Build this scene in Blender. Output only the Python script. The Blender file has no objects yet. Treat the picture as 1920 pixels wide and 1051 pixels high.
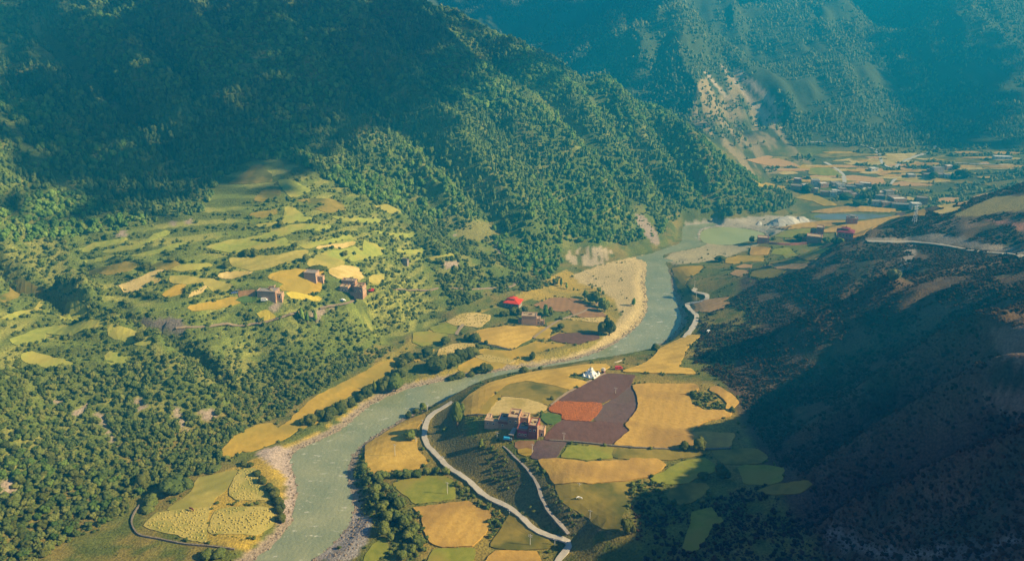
import bpy, math, random
import numpy as np
from mathutils import Vector, Matrix
from mathutils.geometry import delaunay_2d_cdt

random.seed(7)
RNG = np.random.default_rng(11)
R = math.radians
scene = bpy.context.scene
COL = scene.collection

# ---------------------------------------------------------------- camera
CAMZ, PITCH, FOC = 270.0, R(21.3), 1500.0        # metres, tilt below the horizon, focal length in photo pixels
CP_, SP_ = math.cos(PITCH), math.sin(PITCH)
cam = bpy.data.cameras.new('camera')
cam.sensor_width = 36.0
cam.lens = 36.0 * FOC / 1920.0
cam.clip_start, cam.clip_end = 1.0, 9000.0
camo = bpy.data.objects.new('camera', cam)
camo.location = (0, 0, CAMZ)
camo.rotation_euler = (R(90) - PITCH, 0, 0)
COL.objects.link(camo)
scene.camera = camo

# ---------------------------------------------------------------- sky, sun, exposure
SUN_EL, SUN_AZ = R(31), R(-9)                      # azimuth counted from +x towards +y
SUN_DIR = Vector((math.cos(SUN_EL) * math.cos(SUN_AZ), math.cos(SUN_EL) * math.sin(SUN_AZ), math.sin(SUN_EL)))
world = bpy.data.worlds.new('World')
scene.world = world
world.use_nodes = True
nt = world.node_tree
bg = nt.nodes['Background']
sky = nt.nodes.new('ShaderNodeTexSky')
sky.sky_type = 'NISHITA'
sky.sun_disc = False
sky.sun_elevation = SUN_EL
sky.sun_rotation = R(90) - SUN_AZ
sky.altitude = 3000
sky.dust_density = 0.3
nt.links.new(sky.outputs[0], bg.inputs[0])
bg.inputs[1].default_value = 0.078
sun = bpy.data.lights.new('sun', 'SUN')
sun.energy = 5.0
sun.angle = R(0.5)
sun.color = (1.0, 0.78, 0.40)
suno = bpy.data.objects.new('sun', sun)
suno.rotation_euler = SUN_DIR.to_track_quat('Z', 'Y').to_euler()
suno.location = SUN_DIR * 2000
COL.objects.link(suno)
vs = scene.view_settings
vs.view_transform = 'Standard'
vs.look = 'None'
vs.gamma = 1.0
vs.exposure = 1.72
vs.use_curve_mapping = False
scene.render.engine = 'CYCLES'
cy = scene.cycles
cy.max_bounces = 4
cy.diffuse_bounces = 2
cy.glossy_bounces = 2
cy.transmission_bounces = 2
cy.transparent_max_bounces = 8
cy.volume_bounces = 0
cy.use_denoising = True
cy.caustics_reflective = cy.caustics_refractive = False
cy.sample_clamp_indirect = 4.0

HAZE_DENSITY = 0.00056
HAZE_COLOR = (0.004, 0.295, 0.53)
CEIL = 392.0                                       # nothing inside the haze stands higher

# ---------------------------------------------------------------- helpers: photo pixel <-> place
def ray(u, v):
    a, b = (np.asarray(u, float) - 960.0) / FOC, (525.5 - np.asarray(v, float)) / FOC
    return np.stack([a, CP_ + b * SP_, b * CP_ - SP_], -1)

def at_z(u, v, z):
    d = ray(u, v)
    t = (z - CAMZ) / d[..., 2]
    return np.stack([d[..., 0] * t, d[..., 1] * t, np.zeros_like(t) + z], -1)

def project(P):
    P = np.asarray(P, float)
    x, y, z = P[..., 0], P[..., 1], P[..., 2] - CAMZ
    dep = y * CP_ - z * SP_
    up = y * SP_ + z * CP_
    dep = np.where(np.abs(dep) < 1e-3, 1e-3, dep)
    return 960 + FOC * x / dep, 525.5 - FOC * up / dep, dep

# ---------------------------------------------------------------- value noise in numpy
def _hash(ix, iy, seed):
    h = (ix.astype(np.int64) * 374761393 + iy.astype(np.int64) * 668265263 + seed * 974634777) & 0x7fffffff
    h = ((h ^ (h >> 13)) * 1274126177) & 0x7fffffff
    h = (h ^ (h >> 16)) & 0xffff
    return h / 65535.0

def vnoise(x, y, seed=0):
    ix, iy = np.floor(x), np.floor(y)
    fx, fy = x - ix, y - iy
    fx, fy = fx * fx * (3 - 2 * fx), fy * fy * (3 - 2 * fy)
    a, b = _hash(ix, iy, seed), _hash(ix + 1, iy, seed)
    c, d = _hash(ix, iy + 1, seed), _hash(ix + 1, iy + 1, seed)
    return (a * (1 - fx) + b * fx) * (1 - fy) + (c * (1 - fx) + d * fx) * fy

def fbm(x, y, seed=0, oct=4):
    s, a, n = 0.0, 0.5, 0.0
    for k in range(oct):
        s = s + a * vnoise(x * 2 ** k, y * 2 ** k, seed + k * 17)
        n += a
        a *= 0.5
    return s / n

def inside(px, py, poly):
    poly = np.asarray(poly, float)
    px, py = np.asarray(px, float), np.asarray(py, float)
    res = np.zeros(px.shape, bool)
    bb = (px >= poly[:, 0].min()) & (px <= poly[:, 0].max()) & (py >= poly[:, 1].min()) & (py <= poly[:, 1].max())
    qx, qy = px[bb], py[bb]
    r = np.zeros(qx.shape, bool)
    j = len(poly) - 1
    for i in range(len(poly)):
        xi, yi = poly[i]
        xj, yj = poly[j]
        if yi != yj:
            r ^= ((yi > qy) != (yj > qy)) & (qx < (xj - xi) * (qy - yi) / (yj - yi) + xi)
        j = i
    res[bb] = r
    return res

def dist_line(px, py, line, closed=False, cap=60.0):
    """distance to a polyline, and the arc length of the nearest point"""
    line = np.asarray(line, float)
    px, py = np.asarray(px, float), np.asarray(py, float)
    best = np.full(px.shape, cap)
    segs = list(zip(line[:-1], line[1:]))
    if closed:
        segs.append((line[-1], line[0]))
    for a, b in segs:
        lo, hi = np.minimum(a, b) - cap, np.maximum(a, b) + cap
        m = (px > lo[0]) & (px < hi[0]) & (py > lo[1]) & (py < hi[1])
        if not m.any():
            continue
        d = b - a
        L = max(float(d @ d), 1e-9)
        qx, qy = px[m] - a[0], py[m] - a[1]
        t = np.clip((qx * d[0] + qy * d[1]) / L, 0, 1)
        best[m] = np.minimum(best[m], np.hypot(qx - t * d[0], qy - t * d[1]))
    return best

def smooth01(x, a, b):
    t = np.clip((x - a) / (b - a), 0, 1)
    return t * t * (3 - 2 * t)

def spline(pts, step):
    """Catmull-Rom through the points, resampled at an even step"""
    P = np.asarray(pts, float)
    P = np.vstack([2 * P[0] - P[1], P, 2 * P[-1] - P[-2]])
    out = []
    for i in range(1, len(P) - 2):
        for t in np.linspace(0, 1, 12, endpoint=False):
            a, b, c, d = P[i - 1], P[i], P[i + 1], P[i + 2]
            out.append(0.5 * ((2 * b) + (c - a) * t + (2 * a - 5 * b + 4 * c - d) * t * t + (3 * b - a - 3 * c + d) * t ** 3))
    out.append(P[-2])
    out = np.array(out)
    s = np.r_[0, np.cumsum(np.linalg.norm(np.diff(out, axis=0), axis=1))]
    n = max(2, int(s[-1] / step) + 1)
    q = np.linspace(0, s[-1], n)
    return np.stack([np.interp(q, s, out[:, k]) for k in range(out.shape[1])], -1)

# ---------------------------------------------------------------- objects and tags
def tag(o, label=None, cat=None, group=None, kind=None):
    if label: o['label'] = label
    if cat: o['category'] = cat
    if group: o['group'] = group
    if kind: o['kind'] = kind
    return o

def empty(name, loc, rz=0.0, label=None, cat=None, group=None):
    o = bpy.data.objects.new(name, None)
    o.location = loc
    o.rotation_euler = (0, 0, rz)
    o.empty_display_size = 0.5
    COL.objects.link(o)
    return tag(o, label, cat, group)

def mesh_object(name, verts, faces, mat, parent=None, smooth=False, loc=None):
    me = bpy.data.meshes.new(name)
    me.from_pydata([tuple(map(float, v)) for v in verts], [], [tuple(map(int, f)) for f in faces])
    if mat: me.materials.append(mat)
    if smooth: me.polygons.foreach_set('use_smooth', [True] * len(me.polygons))
    me.update()
    o = bpy.data.objects.new(name, me)
    if parent: o.parent = parent
    if loc is not None: o.location = loc
    COL.objects.link(o)
    return o

def copy_tree(o, parent=None):
    c = o.copy()
    COL.objects.link(c)
    if parent: c.parent = parent
    for ch in KIDS.get(o.name, []):
        copy_tree(ch, c)
    return c
KIDS = {}
def learn(o):
    """remember a finished thing's children so that copies need no scene walk"""
    kids = [c for c in bpy.data.objects if c.parent == o]
    KIDS[o.name] = kids
    for k in kids: learn(k)

class MB:
    """collects shapes into one mesh"""
    def __init__(s): s.v, s.f = [], []
    def add(s, vs, fs):
        n = len(s.v)
        s.v += [tuple(v) for v in vs]
        s.f += [tuple(i + n for i in f) for f in fs]
        return s
    def box(s, x0, y0, z0, x1, y1, z1, taper=0.0, M=None):
        t = taper
        vs = [(x0, y0, z0), (x1, y0, z0), (x1, y1, z0), (x0, y1, z0),
              (x0 + t, y0 + t, z1), (x1 - t, y0 + t, z1), (x1 - t, y1 - t, z1), (x0 + t, y1 - t, z1)]
        if M is not None: vs = [tuple(M @ Vector(v)) for v in vs]
        return s.add(vs, [(0, 3, 2, 1), (4, 5, 6, 7), (0, 1, 5, 4), (1, 2, 6, 5), (2, 3, 7, 6), (3, 0, 4, 7)])
    def lathe(s, prof, n=12, cx=0, cy=0, sq=False):
        base = len(s.v)
        for r, z in prof:
            for k in range(n):
                a = 2 * math.pi * (k + (0.5 if sq else 0)) / n
                rr = r * (1.41421 if sq else 1)
                s.v.append((cx + rr * math.cos(a), cy + rr * math.sin(a), z))
        for i in range(len(prof) - 1):
            for k in range(n):
                a, b = base + i * n + k, base + i * n + (k + 1) % n
                s.f.append((a, b, b + n, a + n))
        s.f.append(tuple(base + k for k in reversed(range(n))))
        s.f.append(tuple(base + (len(prof) - 1) * n + k for k in range(n)))
        return s
    def tube(s, a, b, r0, r1=None, n=6):
        a, b = Vector(a), Vector(b)
        r1 = r0 if r1 is None else r1
        q = (b - a).to_track_quat('Z', 'Y')
        base = len(s.v)
        for p, r in ((a, r0), (b, r1)):
            for k in range(n):
                an = 2 * math.pi * k / n
                s.v.append(tuple(p + q @ Vector((r * math.cos(an), r * math.sin(an), 0))))
        for k in range(n):
            s.f.append((base + k, base + (k + 1) % n, base + n + (k + 1) % n, base + n + k))
        s.f.append(tuple(base + n + k for k in range(n)))
        s.f.append(tuple(base + k for k in reversed(range(n))))
        return s
    def build(s, name, mat, parent=None, smooth=False, loc=None):
        return mesh_object(name, s.v, s.f, mat, parent, smooth, loc)
# ---------------------------------------------------------------- the lie of the land: photo pixel + height, then hidden ground in metres
SEEN = [
 # left-bank flats
 (1000,600,6),(900,640,6),(860,690,5),(700,730,4.5),(600,780,4.5),(540,840,4),(450,890,4.5),(400,960,4.5),(450,1000,4),(330,1030,4.5),(300,970,5),(200,1040,6),
 (1100,560,5),(1130,630,4),(1150,520,3.5),(1080,520,4.5),(1180,480,3.5),(960,570,9),(850,600,9),(790,640,8),(760,660,7),(920,690,4.5),(1000,680,4),(1100,640,4.5),
 (1050,505,7),(1060,465,15),(1090,455,17),(1130,462,14),(1200,465,6),(1240,455,4),(1120,495,5),
 # upstream floor and the fan with the far village
 (1300,430,2.5),(1380,440,2.5),(1420,415,3),(1500,405,4),(1560,395,5),(1600,380,8),(1650,395,7),(1700,380,10),(1540,360,12),(1600,340,17),(1700,330,20),(1800,330,24),
 (1540,320,22),(1620,300,28),(1720,290,32),(1850,300,34),(1920,300,36),(1500,385,6),(1470,345,15),(1430,350,13),(1830,375,14),(1760,378,12),
 # right-bank terraces
 (872,768,17.5),(888,740,17.5),(922,720,17),(960,708,16.5),(1010,698,16),(1060,691,16),(1110,685,16),(905,765,18.5),(940,735,18),
 (950,800,21),(900,760,20),(1000,740,20),(1100,720,20),(1150,770,21),(1250,760,22),(1300,830,23),(1200,880,22),(1100,930,21),(1000,850,21),(1330,730,25),(1150,985,20),
 (1060,940,20.5),(1030,900,20.5),(985,850,20.5),(870,775,19.5),(1000,700,18),(1100,690,17),(1250,692,17),(1180,692,17),(1250,650,9),(1290,640,9),(1310,575,8),(1290,600,7.5),
 (1275,520,6),(1300,500,6),(1380,490,7),(1450,490,9),(1530,470,12),(1420,475,8),(1440,456,12),(1520,450,13),(1580,445,14),(1600,415,10),(1690,405,12),(1500,430,8),
 (845,757,9),(800,790,6),(797,825,6),(840,870,6),(900,920,6),(960,965,6),(1030,1003,6),(1068,1018,6.5),(1045,1051,6),(750,840,5),(700,860,4.5),(800,920,5),(840,990,5),
 (930,1040,5),(720,990,3.5),(760,1030,4),(960,1010,5.5),(905,850,15),(960,895,14),(1005,935,14),(1035,965,12),(850,800,10),(880,835,13),(1010,1000,6.5),(1100,1010,9),(1150,1035,11),(1120,990,17),
 # right-hand hill: toe, then spurs from far to near
 (1330,700,19),(1390,760,23),(1420,830,25),(1440,880,26),(1480,900,30),(1400,950,25),(1300,980,21),(1250,1040,20),(1200,960,20),(1400,1020,29),
 (1920,345,85),(1640,430,62),(1770,385,74),(1720,405,68),(1550,470,46),(1450,512,29),(1380,550,19),(1300,600,9.5),(1700,455,56),(1920,478,70),(1800,440,66),(1850,420,74),
 (1500,560,30),(1400,620,18),(1600,530,46),(1560,590,37),(1690,505,58),(1660,540,72),(1500,620,42),(1340,680,16),(1800,530,84),(1920,520,94),
 (1700,650,57),(1550,720,33),(1440,780,22),(1850,615,100),(1750,665,79),(1650,720,58),(1560,790,40),(1480,850,25),
 (1840,728,97),(1750,770,80),(1640,840,56),(1550,890,39),(1480,930,28),(1760,720,71),(1600,810,39),(1800,870,73),(1650,930,47),
 (1920,850,110),(1810,886,92),(1700,925,70),(1600,970,48),(1500,1030,30),(1920,1051,104),(1700,1051,70),(1560,1051,42),(1900,640,104),(1900,760,104),
 # left mountain: skyline, face, foot
 (1535,386,6),(1450,357,21),(1370,312,49),(1310,262,79),(1200,186,114),(1060,121,149),(960,86,171),(850,31,211),(780,1,232.5),
 (1280,420,5),(1400,412,4),(1240,448,6),(1170,458,9),(1100,440,24),(1000,475,17),(1250,330,42),(1150,300,68),(1000,250,104),(1050,380,50),(900,350,70),(900,450,32),
 (850,150,152),(700,200,138),(700,60,202.5),(620,300,102),(520,330,104),(400,350,98),(400,200,150),(400,60,209),(200,300,120),(200,430,84),(200,150,168),(200,30,221.5),
 (0,300,130),(0,430,92),(0,150,176),(0,20,229),(300,2,237),(560,20,227),
 # terraced shelf and the slope below it
 (450,460,72),(330,480,74),(500,556,54),(587,522,57),(660,545,49),(700,500,50),(600,450,72),(700,430,68),(640,380,84),(780,420,55),(760,490,42),(850,480,36),(930,500,22),
 (900,530,16),(1000,530,10),(830,545,22),(760,550,28),(720,545,38),(150,530,66),(260,586,54),(330,596,50),(430,573,50),(560,570,47),(640,565,43),
 (600,640,24),(560,700,13),(480,660,22),(500,750,8),(470,790,6),(700,620,14),(780,590,12),(650,690,8),(400,650,34),
 # lower-left hill
 (0,530,70),(180,588,60),(300,638,47),(60,680,46),(0,700,52),(400,712,28),(460,772,10),(200,700,38),(100,800,26),(300,800,15),(350,780,16),(400,830,6),(200,900,10),(0,900,22),
 (100,980,8),(0,1051,10),(250,920,5.5),(350,880,5.5),(0,800,36),
 # far mountains
 (1400,290,32),(1480,300,28),(1350,230,62),(1300,150,108),(1280,60,170),(1250,0,218),(1230,20,203),(1150,110,118),(1100,130,95),(1330,270,44),
 (1000,100,110),(1000,40,162),(1000,0,204),(850,40,165),(1150,60,140),
 (1390,130,98),(1450,230,48),(1510,295,29),(1390,20,185),(1600,290,31),(1560,220,62),(1550,120,120),(1570,30,185),(1570,0,212),
 (1740,280,34),(1720,200,60),(1690,110,100),(1660,20,185),(1820,270,38),(1850,180,75),(1860,60,165),(1920,100,130),(1800,0,215),
]
HIDDEN = [
 (300,720,20),(400,790,18),(520,840,22),(330,400,120),(300,300,128),(260,220,132),(450,500,122),(600,650,105),(500,300,140),(400,100,140),(700,400,140),(800,800,75),(250,100,125),
 (120,100,60),(0,100,18),(0,200,9),(60,230,14),(-60,260,0),(1000,300,140),(1300,600,120),(1300,0,120),(700,0,140),
 (150,1160,60),(0,1270,90),(300,1040,30),(-100,1230,150),(200,1250,60),(60,1400,75),(-500,1100,325),(-250,1150,300),(-150,1160,236),(-700,700,290),(-700,300,200),(-500,450,120),(-450,300,60),
 (-600,1000,335),(-1000,900,370),(-1000,300,330),(-1000,0,250),(-400,0,40),(-300,200,12),(-400,200,40),(-150,250,4),(-150,0,8),(-330,540,50),(-285,500,41),(-222,474,30),(-185,450,14),(-165,435,7),
 (0,2100,330),(100,2200,330),(300,2100,350),(600,1900,330),(900,1800,320),(1100,1400,200),(1300,1200,120),(1000,1000,60),(300,1800,340),(-400,1600,370),(-100,1500,150),(-300,1400,320),
 (1300,2000,340),(1300,1500,250),(-1000,2300,380),(-1000,1500,380),(0,2400,370),(700,2400,370),(1300,2400,370),
]
sp = np.array(SEEN, float)
ctrl = np.vstack([at_z(sp[:, 0], sp[:, 1], sp[:, 2]), np.array(HIDDEN, float)])

def kern(d):
    return -np.sqrt(d * d + 64.0)
_d = np.hypot(ctrl[:, None, 0] - ctrl[None, :, 0], ctrl[:, None, 1] - ctrl[None, :, 1])
n_c = len(ctrl)
A = np.zeros((n_c + 3, n_c + 3))
A[:n_c, :n_c] = kern(_d) + np.eye(n_c) * 1.5
A[:n_c, n_c] = 1
A[:n_c, n_c + 1:] = ctrl[:, :2] / 1000
A[n_c:, :n_c] = A[:n_c, n_c:].T
W_ = np.linalg.solve(A, np.r_[ctrl[:, 2], 0, 0, 0])

def base_height(x, y):
    x, y = np.asarray(x, float), np.asarray(y, float)
    sh = x.shape
    x, y = x.ravel(), y.ravel()
    out = np.empty(len(x))
    for i in range(0, len(x), 40000):
        xs, ys = x[i:i + 40000], y[i:i + 40000]
        k = np.sqrt((xs[:, None] - ctrl[None, :, 0]) ** 2 + (ys[:, None] - ctrl[None, :, 1]) ** 2 + 64.0)
        out[i:i + 40000] = -k @ W_[:n_c] + W_[n_c] + W_[n_c + 1] * xs / 1000 + W_[n_c + 2] * ys / 1000
    return out.reshape(sh)

def axis(knots):
    out = []
    for (a, b, s) in knots:
        out += list(np.arange(a, b, s))
    out.append(knots[-1][1])
    return np.array(out, float)
GX = axis([(-1000, -480, 12), (-480, -300, 4), (-300, 340, 2.6), (340, 900, 5), (900, 1300, 12)])
GY = axis([(-40, 160, 10), (160, 700, 2.6), (700, 980, 3.2), (980, 1600, 6), (1600, 2400, 14)])
NX, NY = len(GX), len(GY)
XX, YY = np.meshgrid(GX, GY)
ZZ = base_height(XX, YY)

def bil(Zg, x, y):
    i = np.clip(np.searchsorted(GX, x) - 1, 0, NX - 2)
    j = np.clip(np.searchsorted(GY, y) - 1, 0, NY - 2)
    fx = np.clip((x - GX[i]) / (GX[i + 1] - GX[i]), 0, 1)
    fy = np.clip((y - GY[j]) / (GY[j + 1] - GY[j]), 0, 1)
    # the same split of each cell into two triangles as the mesh has (diagonal from low-low to high-high)
    z00, z10, z01, z11 = Zg[j, i], Zg[j, i + 1], Zg[j + 1, i], Zg[j + 1, i + 1]
    return np.where(fx >= fy, z00 + (z10 - z00) * fx + (z11 - z10) * fy, z00 + (z11 - z01) * fx + (z01 - z00) * fy)

def cast(u, v, Zg=None, t0=150.0, t1=2600.0):
    """where the photo's pixel meets the land"""
    Zg = ZZ if Zg is None else Zg
    u, v = np.atleast_1d(np.asarray(u, float)), np.atleast_1d(np.asarray(v, float))
    d = ray(u, v)
    lo = np.full(u.shape, t0)
    hi = np.full(u.shape, np.nan)
    t = t0
    prev = t0
    while t < t1:
        z = CAMZ + d[:, 2] * t
        g = bil(Zg, d[:, 0] * t, d[:, 1] * t)
        hit = np.isnan(hi) & (z <= g)
        hi[hit] = t
        lo[np.isnan(hi)] = t
        if not np.isnan(hi).any(): break
        t *= 1.006
    hi = np.where(np.isnan(hi), t1, hi)
    for _ in range(22):
        m = 0.5 * (lo + hi)
        below = CAMZ + d[:, 2] * m <= bil(Zg, d[:, 0] * m, d[:, 1] * m)
        hi = np.where(below, m, hi)
        lo = np.where(below, lo, m)
    P = d * hi[:, None]
    P[:, 2] = bil(Zg, P[:, 0], P[:, 1])
    return P

# ---- the river: both banks as the photo shows them, on the water's level
WATER_Z = 0.4
BANK_L = [(440,1080),(470,1051),(512,1020),(540,985),(553,945),(556,915),(548,880),(543,858),(560,842),(600,824),(640,803),(672,777),(702,754),(760,730),(830,714),(900,701),(960,692),(1020,684),(1080,672),(1130,655),(1165,635),
          (1195,610),(1211,585),(1213,560),(1209,530),(1212,505),(1208,490),(1190,482),(1215,476),(1245,466),(1275,454),(1278,440),(1282,424),(1310,420),(1340,417)]
BANK_R = [(560,1080),(585,1051),(622,1022),(650,990),(664,960),(660,925),(652,895),(655,868),(672,840),(697,820),(730,800),(765,780),(800,763),(850,744),(900,724),(950,709),(1010,697),(1060,691),(1110,682),(1160,671),(1200,661),
          (1236,646),(1262,626),(1278,602),(1271,570),(1262,545),(1257,515),(1252,500),(1248,492),(1268,488),(1245,484),(1250,476),(1300,465),(1330,456),(1312,452),(1312,430),(1345,423)]
bl = at_z([p[0] for p in BANK_L], [p[1] for p in BANK_L], WATER_Z)[:, :2]
br = at_z([p[0] for p in BANK_R], [p[1] for p in BANK_R], WATER_Z)[:, :2]
bl = np.vstack([[(-95, 150), (-95, 240)], spline(bl, 4.0)])
br = np.vstack([[(-40, 150), (-66, 250)], spline(br, 4.0)])
RIVER = np.vstack([bl, br[::-1]])
POOL = spline(at_z(*np.array([(1316,432),(1335,427),(1370,426),(1405,430),(1432,438),(1430,446),(1405,454),(1365,459),(1325,456),(1312,447),(1316,432)], float).T, WATER_Z)[:, :2], 4.0)[:-1]
LAKE = spline(at_z(*np.array([(1518,405),(1540,401),(1590,399.5),(1645,401),(1690,402),(1655,407),(1625,411),(1580,411.5),(1545,411),(1518,405)], float).T, 4.6)[:, :2], 4.0)[:-1]

wet = inside(XX, YY, RIVER) | inside(XX, YY, POOL)
dr = np.minimum(dist_line(XX, YY, RIVER, True, 40), dist_line(XX, YY, POOL, True, 40))
dr = np.where(wet, -dr, dr)
lake_in = inside(XX, YY, LAKE)
dl = dist_line(XX, YY, LAKE, True, 30)
dl = np.where(lake_in, -dl, dl)

# ---- relief of the slopes: gullies that run downhill
gy_, gx_ = np.gradient(ZZ, GY, GX)
steep = np.hypot(gx_, gy_)
mtn = smooth01(ZZ, 14, 60) * smooth01(steep, 0.18, 0.42)
wx = XX + 40 * (fbm(XX / 130, YY / 130, 5, 3) - 0.5)
wy = YY + 40 * (fbm(XX / 130, YY / 130, 9, 3) - 0.5)
left_m = smooth01(-XX - 0.18 * (YY - 600) + 130, 0, 120) * (1 - smooth01(YY, 1100, 1300))
left_m = np.maximum(left_m, (1 - smooth01(YY, 980, 1100)) * smooth01(YY, 680, 760) * (1 - smooth01(XX, 240, 300)))
right_m = smooth01(XX, 110, 190) * (1 - smooth01(YY, 700, 800))
far_m = smooth01(YY, 1080, 1180)
def ridged(s, t, seed):
    n = fbm(s, t, seed, 4)
    return 1 - np.abs(2 * n - 1) * 2
# left: downhill runs towards +x -y, so the spurs repeat across that line
sL, tL = (wx * 0.72 + wy * 0.69), (wx * 0.69 - wy * 0.72)
rel = left_m * mtn * (13.0 * (ridged(sL / 95, tL / 420, 31) - 0.45) + 7.0 * (ridged(sL / 36, tL / 170, 47) - 0.5))
sR, tR = (wy * 0.93 - wx * 0.3), (wx * 0.93 + wy * 0.3)
rel += right_m * mtn * (7.0 * (ridged(sR / 34, tR / 150, 61) - 0.5) + 2.4 * (ridged(sR / 13, tR / 60, 67) - 0.5))
rel += far_m * mtn * (27.0 * (ridged(wx / 120, wy / 420, 71) - 0.5) + 6.0 * (ridged(wx / 45, wy / 160, 83) - 0.5))
step_m = np.zeros_like(ZZ)
SHELF = at_z(*np.array([(120,520),(180,440),(330,415),(420,330),(520,300),(650,360),(790,430),(850,480),(720,530),(640,548),(500,565),(340,594),(230,575)], float).T, 62.0)[:, :2]
HILLTOP = at_z(*np.array([(-40,520),(60,520),(200,595),(300,640),(260,700),(-40,700)], float).T, 55.0)[:, :2]
for poly in (SHELF, HILLTOP):
    m = inside(XX, YY, poly)
    d_ = dist_line(XX, YY, poly, True, 20)
    step_m = np.maximum(step_m, np.where(m, smooth01(d_, 0, 12), 0))
mtn = mtn * (1 - step_m)
ZZ = ZZ + rel * (1 - step_m)
ZZ += (fbm(XX / 40, YY / 40, 3, 3) - 0.5) * 2.0 * smooth01(ZZ, 3, 12) * smooth01(dr, 4, 30)
ZZ += (fbm(XX / 9, YY / 9, 13, 3) - 0.5) * (0.35 + 1.6 * mtn)
wob = 16 * (fbm(XX / 45, YY / 45, 23, 3) - 0.5)
# the crests and hollows of the right-hand spurs, as lines in the photo with their heights
def crest(pts, w, h):
    global ZZ
    P = np.array(pts, float)
    L = spline(at_z(P[:, 0], P[:, 1], P[:, 2])[:, :2], 5.0)
    d = dist_line(XX, YY, L, False, 60)
    ZZ = ZZ + h * np.exp(-(d / w) ** 2) * smooth01(ZZ, 16, 45)
crest([(1660,540,72),(1580,578,58),(1500,620,42),(1400,660,24)], 9, 8.1)
crest([(1850,615,100),(1750,665,79),(1650,720,58),(1560,790,40),(1480,850,25)], 9, 10.4)
crest([(1960,715,108),(1840,728,97),(1750,770,80),(1640,840,56),(1550,890,39),(1480,930,28)], 8, 11.6)
crest([(1920,850,110),(1810,886,92),(1700,925,70),(1600,970,48),(1500,1030,30)], 8, 10.4)
crest([(1760,720,71),(1600,810,39),(1500,870,25)], 10, -5.2)
crest([(1800,870,73),(1650,930,47),(1540,975,30)], 9, -6.5)
crest([(1690,505,58),(1560,590,37),(1440,650,22)], 12, -6.5)
crest([(1700,650,57),(1550,720,33),(1440,780,22)], 11, -6.5)
# the ravine between the shelf and the near hill
def edge3(pts, n=30):
    P = np.array(pts, float)
    L = at_z(P[:, 0], P[:, 1], P[:, 2])[:, :2]
    s = np.r_[0, np.cumsum(np.linalg.norm(np.diff(L, axis=0), axis=1))]
    q = np.linspace(0, s[-1], n)
    return np.stack([np.interp(q, s, L[:, 0]), np.interp(q, s, L[:, 1])], -1)
e_near = edge3([(-40,500,75),(100,553,66),(180,588,60),(240,615,54),(300,638,47),(360,675,36),(410,712,28),(455,765,10)])
e_far = edge3([(-40,448,85),(80,500,72),(150,530,66),(205,560,60),(260,586,54),(320,600,49),(400,655,33),(480,745,9)])
d_n, d_f = dist_line(XX, YY, e_near, False, 90), dist_line(XX, YY, e_far, False, 90)
in_rv = inside(XX, YY, np.vstack([e_near, e_far[::-1]]))
ZZ = ZZ - np.where(in_rv, 30 * smooth01(d_f, 0.5, 12) * smooth01(d_n, 0.5, 10) * smooth01(ZZ, 8, 40), 0)
ZZ = ZZ + 3.0 * np.exp(-(d_n / 7.0) ** 2) * smooth01(ZZ, 10, 40)
# spurs and gullies of the big left mountain, traced on the photo
SPURS = [[(60,110),(110,160),(170,230),(240,300),(330,350),(420,395)], [(130,2),(210,80),(290,150),(380,220),(450,265),(520,300)], [(330,10),(400,110),(470,195),(560,262),(640,318)],
         [(480,2),(560,105),(630,190),(720,275),(820,350),(880,410)], [(640,10),(720,105),(800,195),(880,290),(960,370),(1020,440)], [(780,30),(880,130),(980,175),(1060,265),(1130,360),(1170,435)],
         [(960,95),(1060,175),(1120,250),(1185,325),(1230,395)], [(1120,155),(1190,225),(1240,295),(1280,365),(1292,405)], [(1220,215),(1290,285),(1330,345),(1362,400)]]
def on_land(pts):
    L = spline(np.array(pts, float), 14)
    return spline(cast(L[:, 0], L[:, 1], ZZ)[:, :2], 6.0)
_spur = [on_land(s) for s in SPURS]
def resamp(L, n=40):
    q = np.linspace(0, len(L) - 1, n)
    return np.stack([np.interp(q, np.arange(len(L)), L[:, k]) for k in (0, 1)], -1)
hi_m = smooth01(ZZ, 12, 45)
add = np.zeros_like(ZZ)
for s in _spur: add = np.maximum(add, 12.0 * np.exp(-(dist_line(XX + wob, YY, s, False, 70) / 19.0) ** 2))
low_ = np.zeros_like(ZZ)
for s, q in zip(_spur[:-1], _spur[1:]):
    low_ = np.maximum(low_, 12.0 * np.exp(-(dist_line(XX + wob, YY, 0.5 * (resamp(s) + resamp(q)), False, 70) / 17.0) ** 2))
ZZ = ZZ + (add - low_) * hi_m * (1 - step_m)
# terrace steps on the two cultivated shelves
hq = 5.5
ph = ZZ / hq + (fbm(XX / 60, YY / 60, 19, 2) - 0.5) * 0.8
fl = np.floor(ph)
fr = ph - fl
ZZ = ZZ + step_m * 0.85 * hq * (smooth01(fr, 0.62, 0.98) - fr)
# water courses
bank = 0.9 + 0.055 * np.clip(dr, 0, 40)
lowland = smooth01(dr, 2, 11)
ZZ = np.where(dr < 40, np.where(dr < 0, np.maximum(-1.6, WATER_Z - 0.25 + dr * 0.25), np.minimum(ZZ, ZZ * lowland + (WATER_Z + 0.1 + 0.07 * dr) * (1 - lowland))), ZZ)
ZZ = np.where(dl < 0, 3.4, np.where(dl < 14, ZZ * smooth01(dl, 0, 14) + 5.1 * (1 - smooth01(dl, 0, 14)), ZZ))
ZZ = np.where(ZZ > 340, 340 + (CEIL - 345) * (1 - np.exp(-(ZZ - 340) / (CEIL - 345))), ZZ)

def ground(x, y):
    return bil(ZZ, np.asarray(x, float), np.asarray(y, float))
def pix(u, v, Zg=None):
    return cast(np.asarray(u, float), np.asarray(v, float), ZZ)
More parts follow.
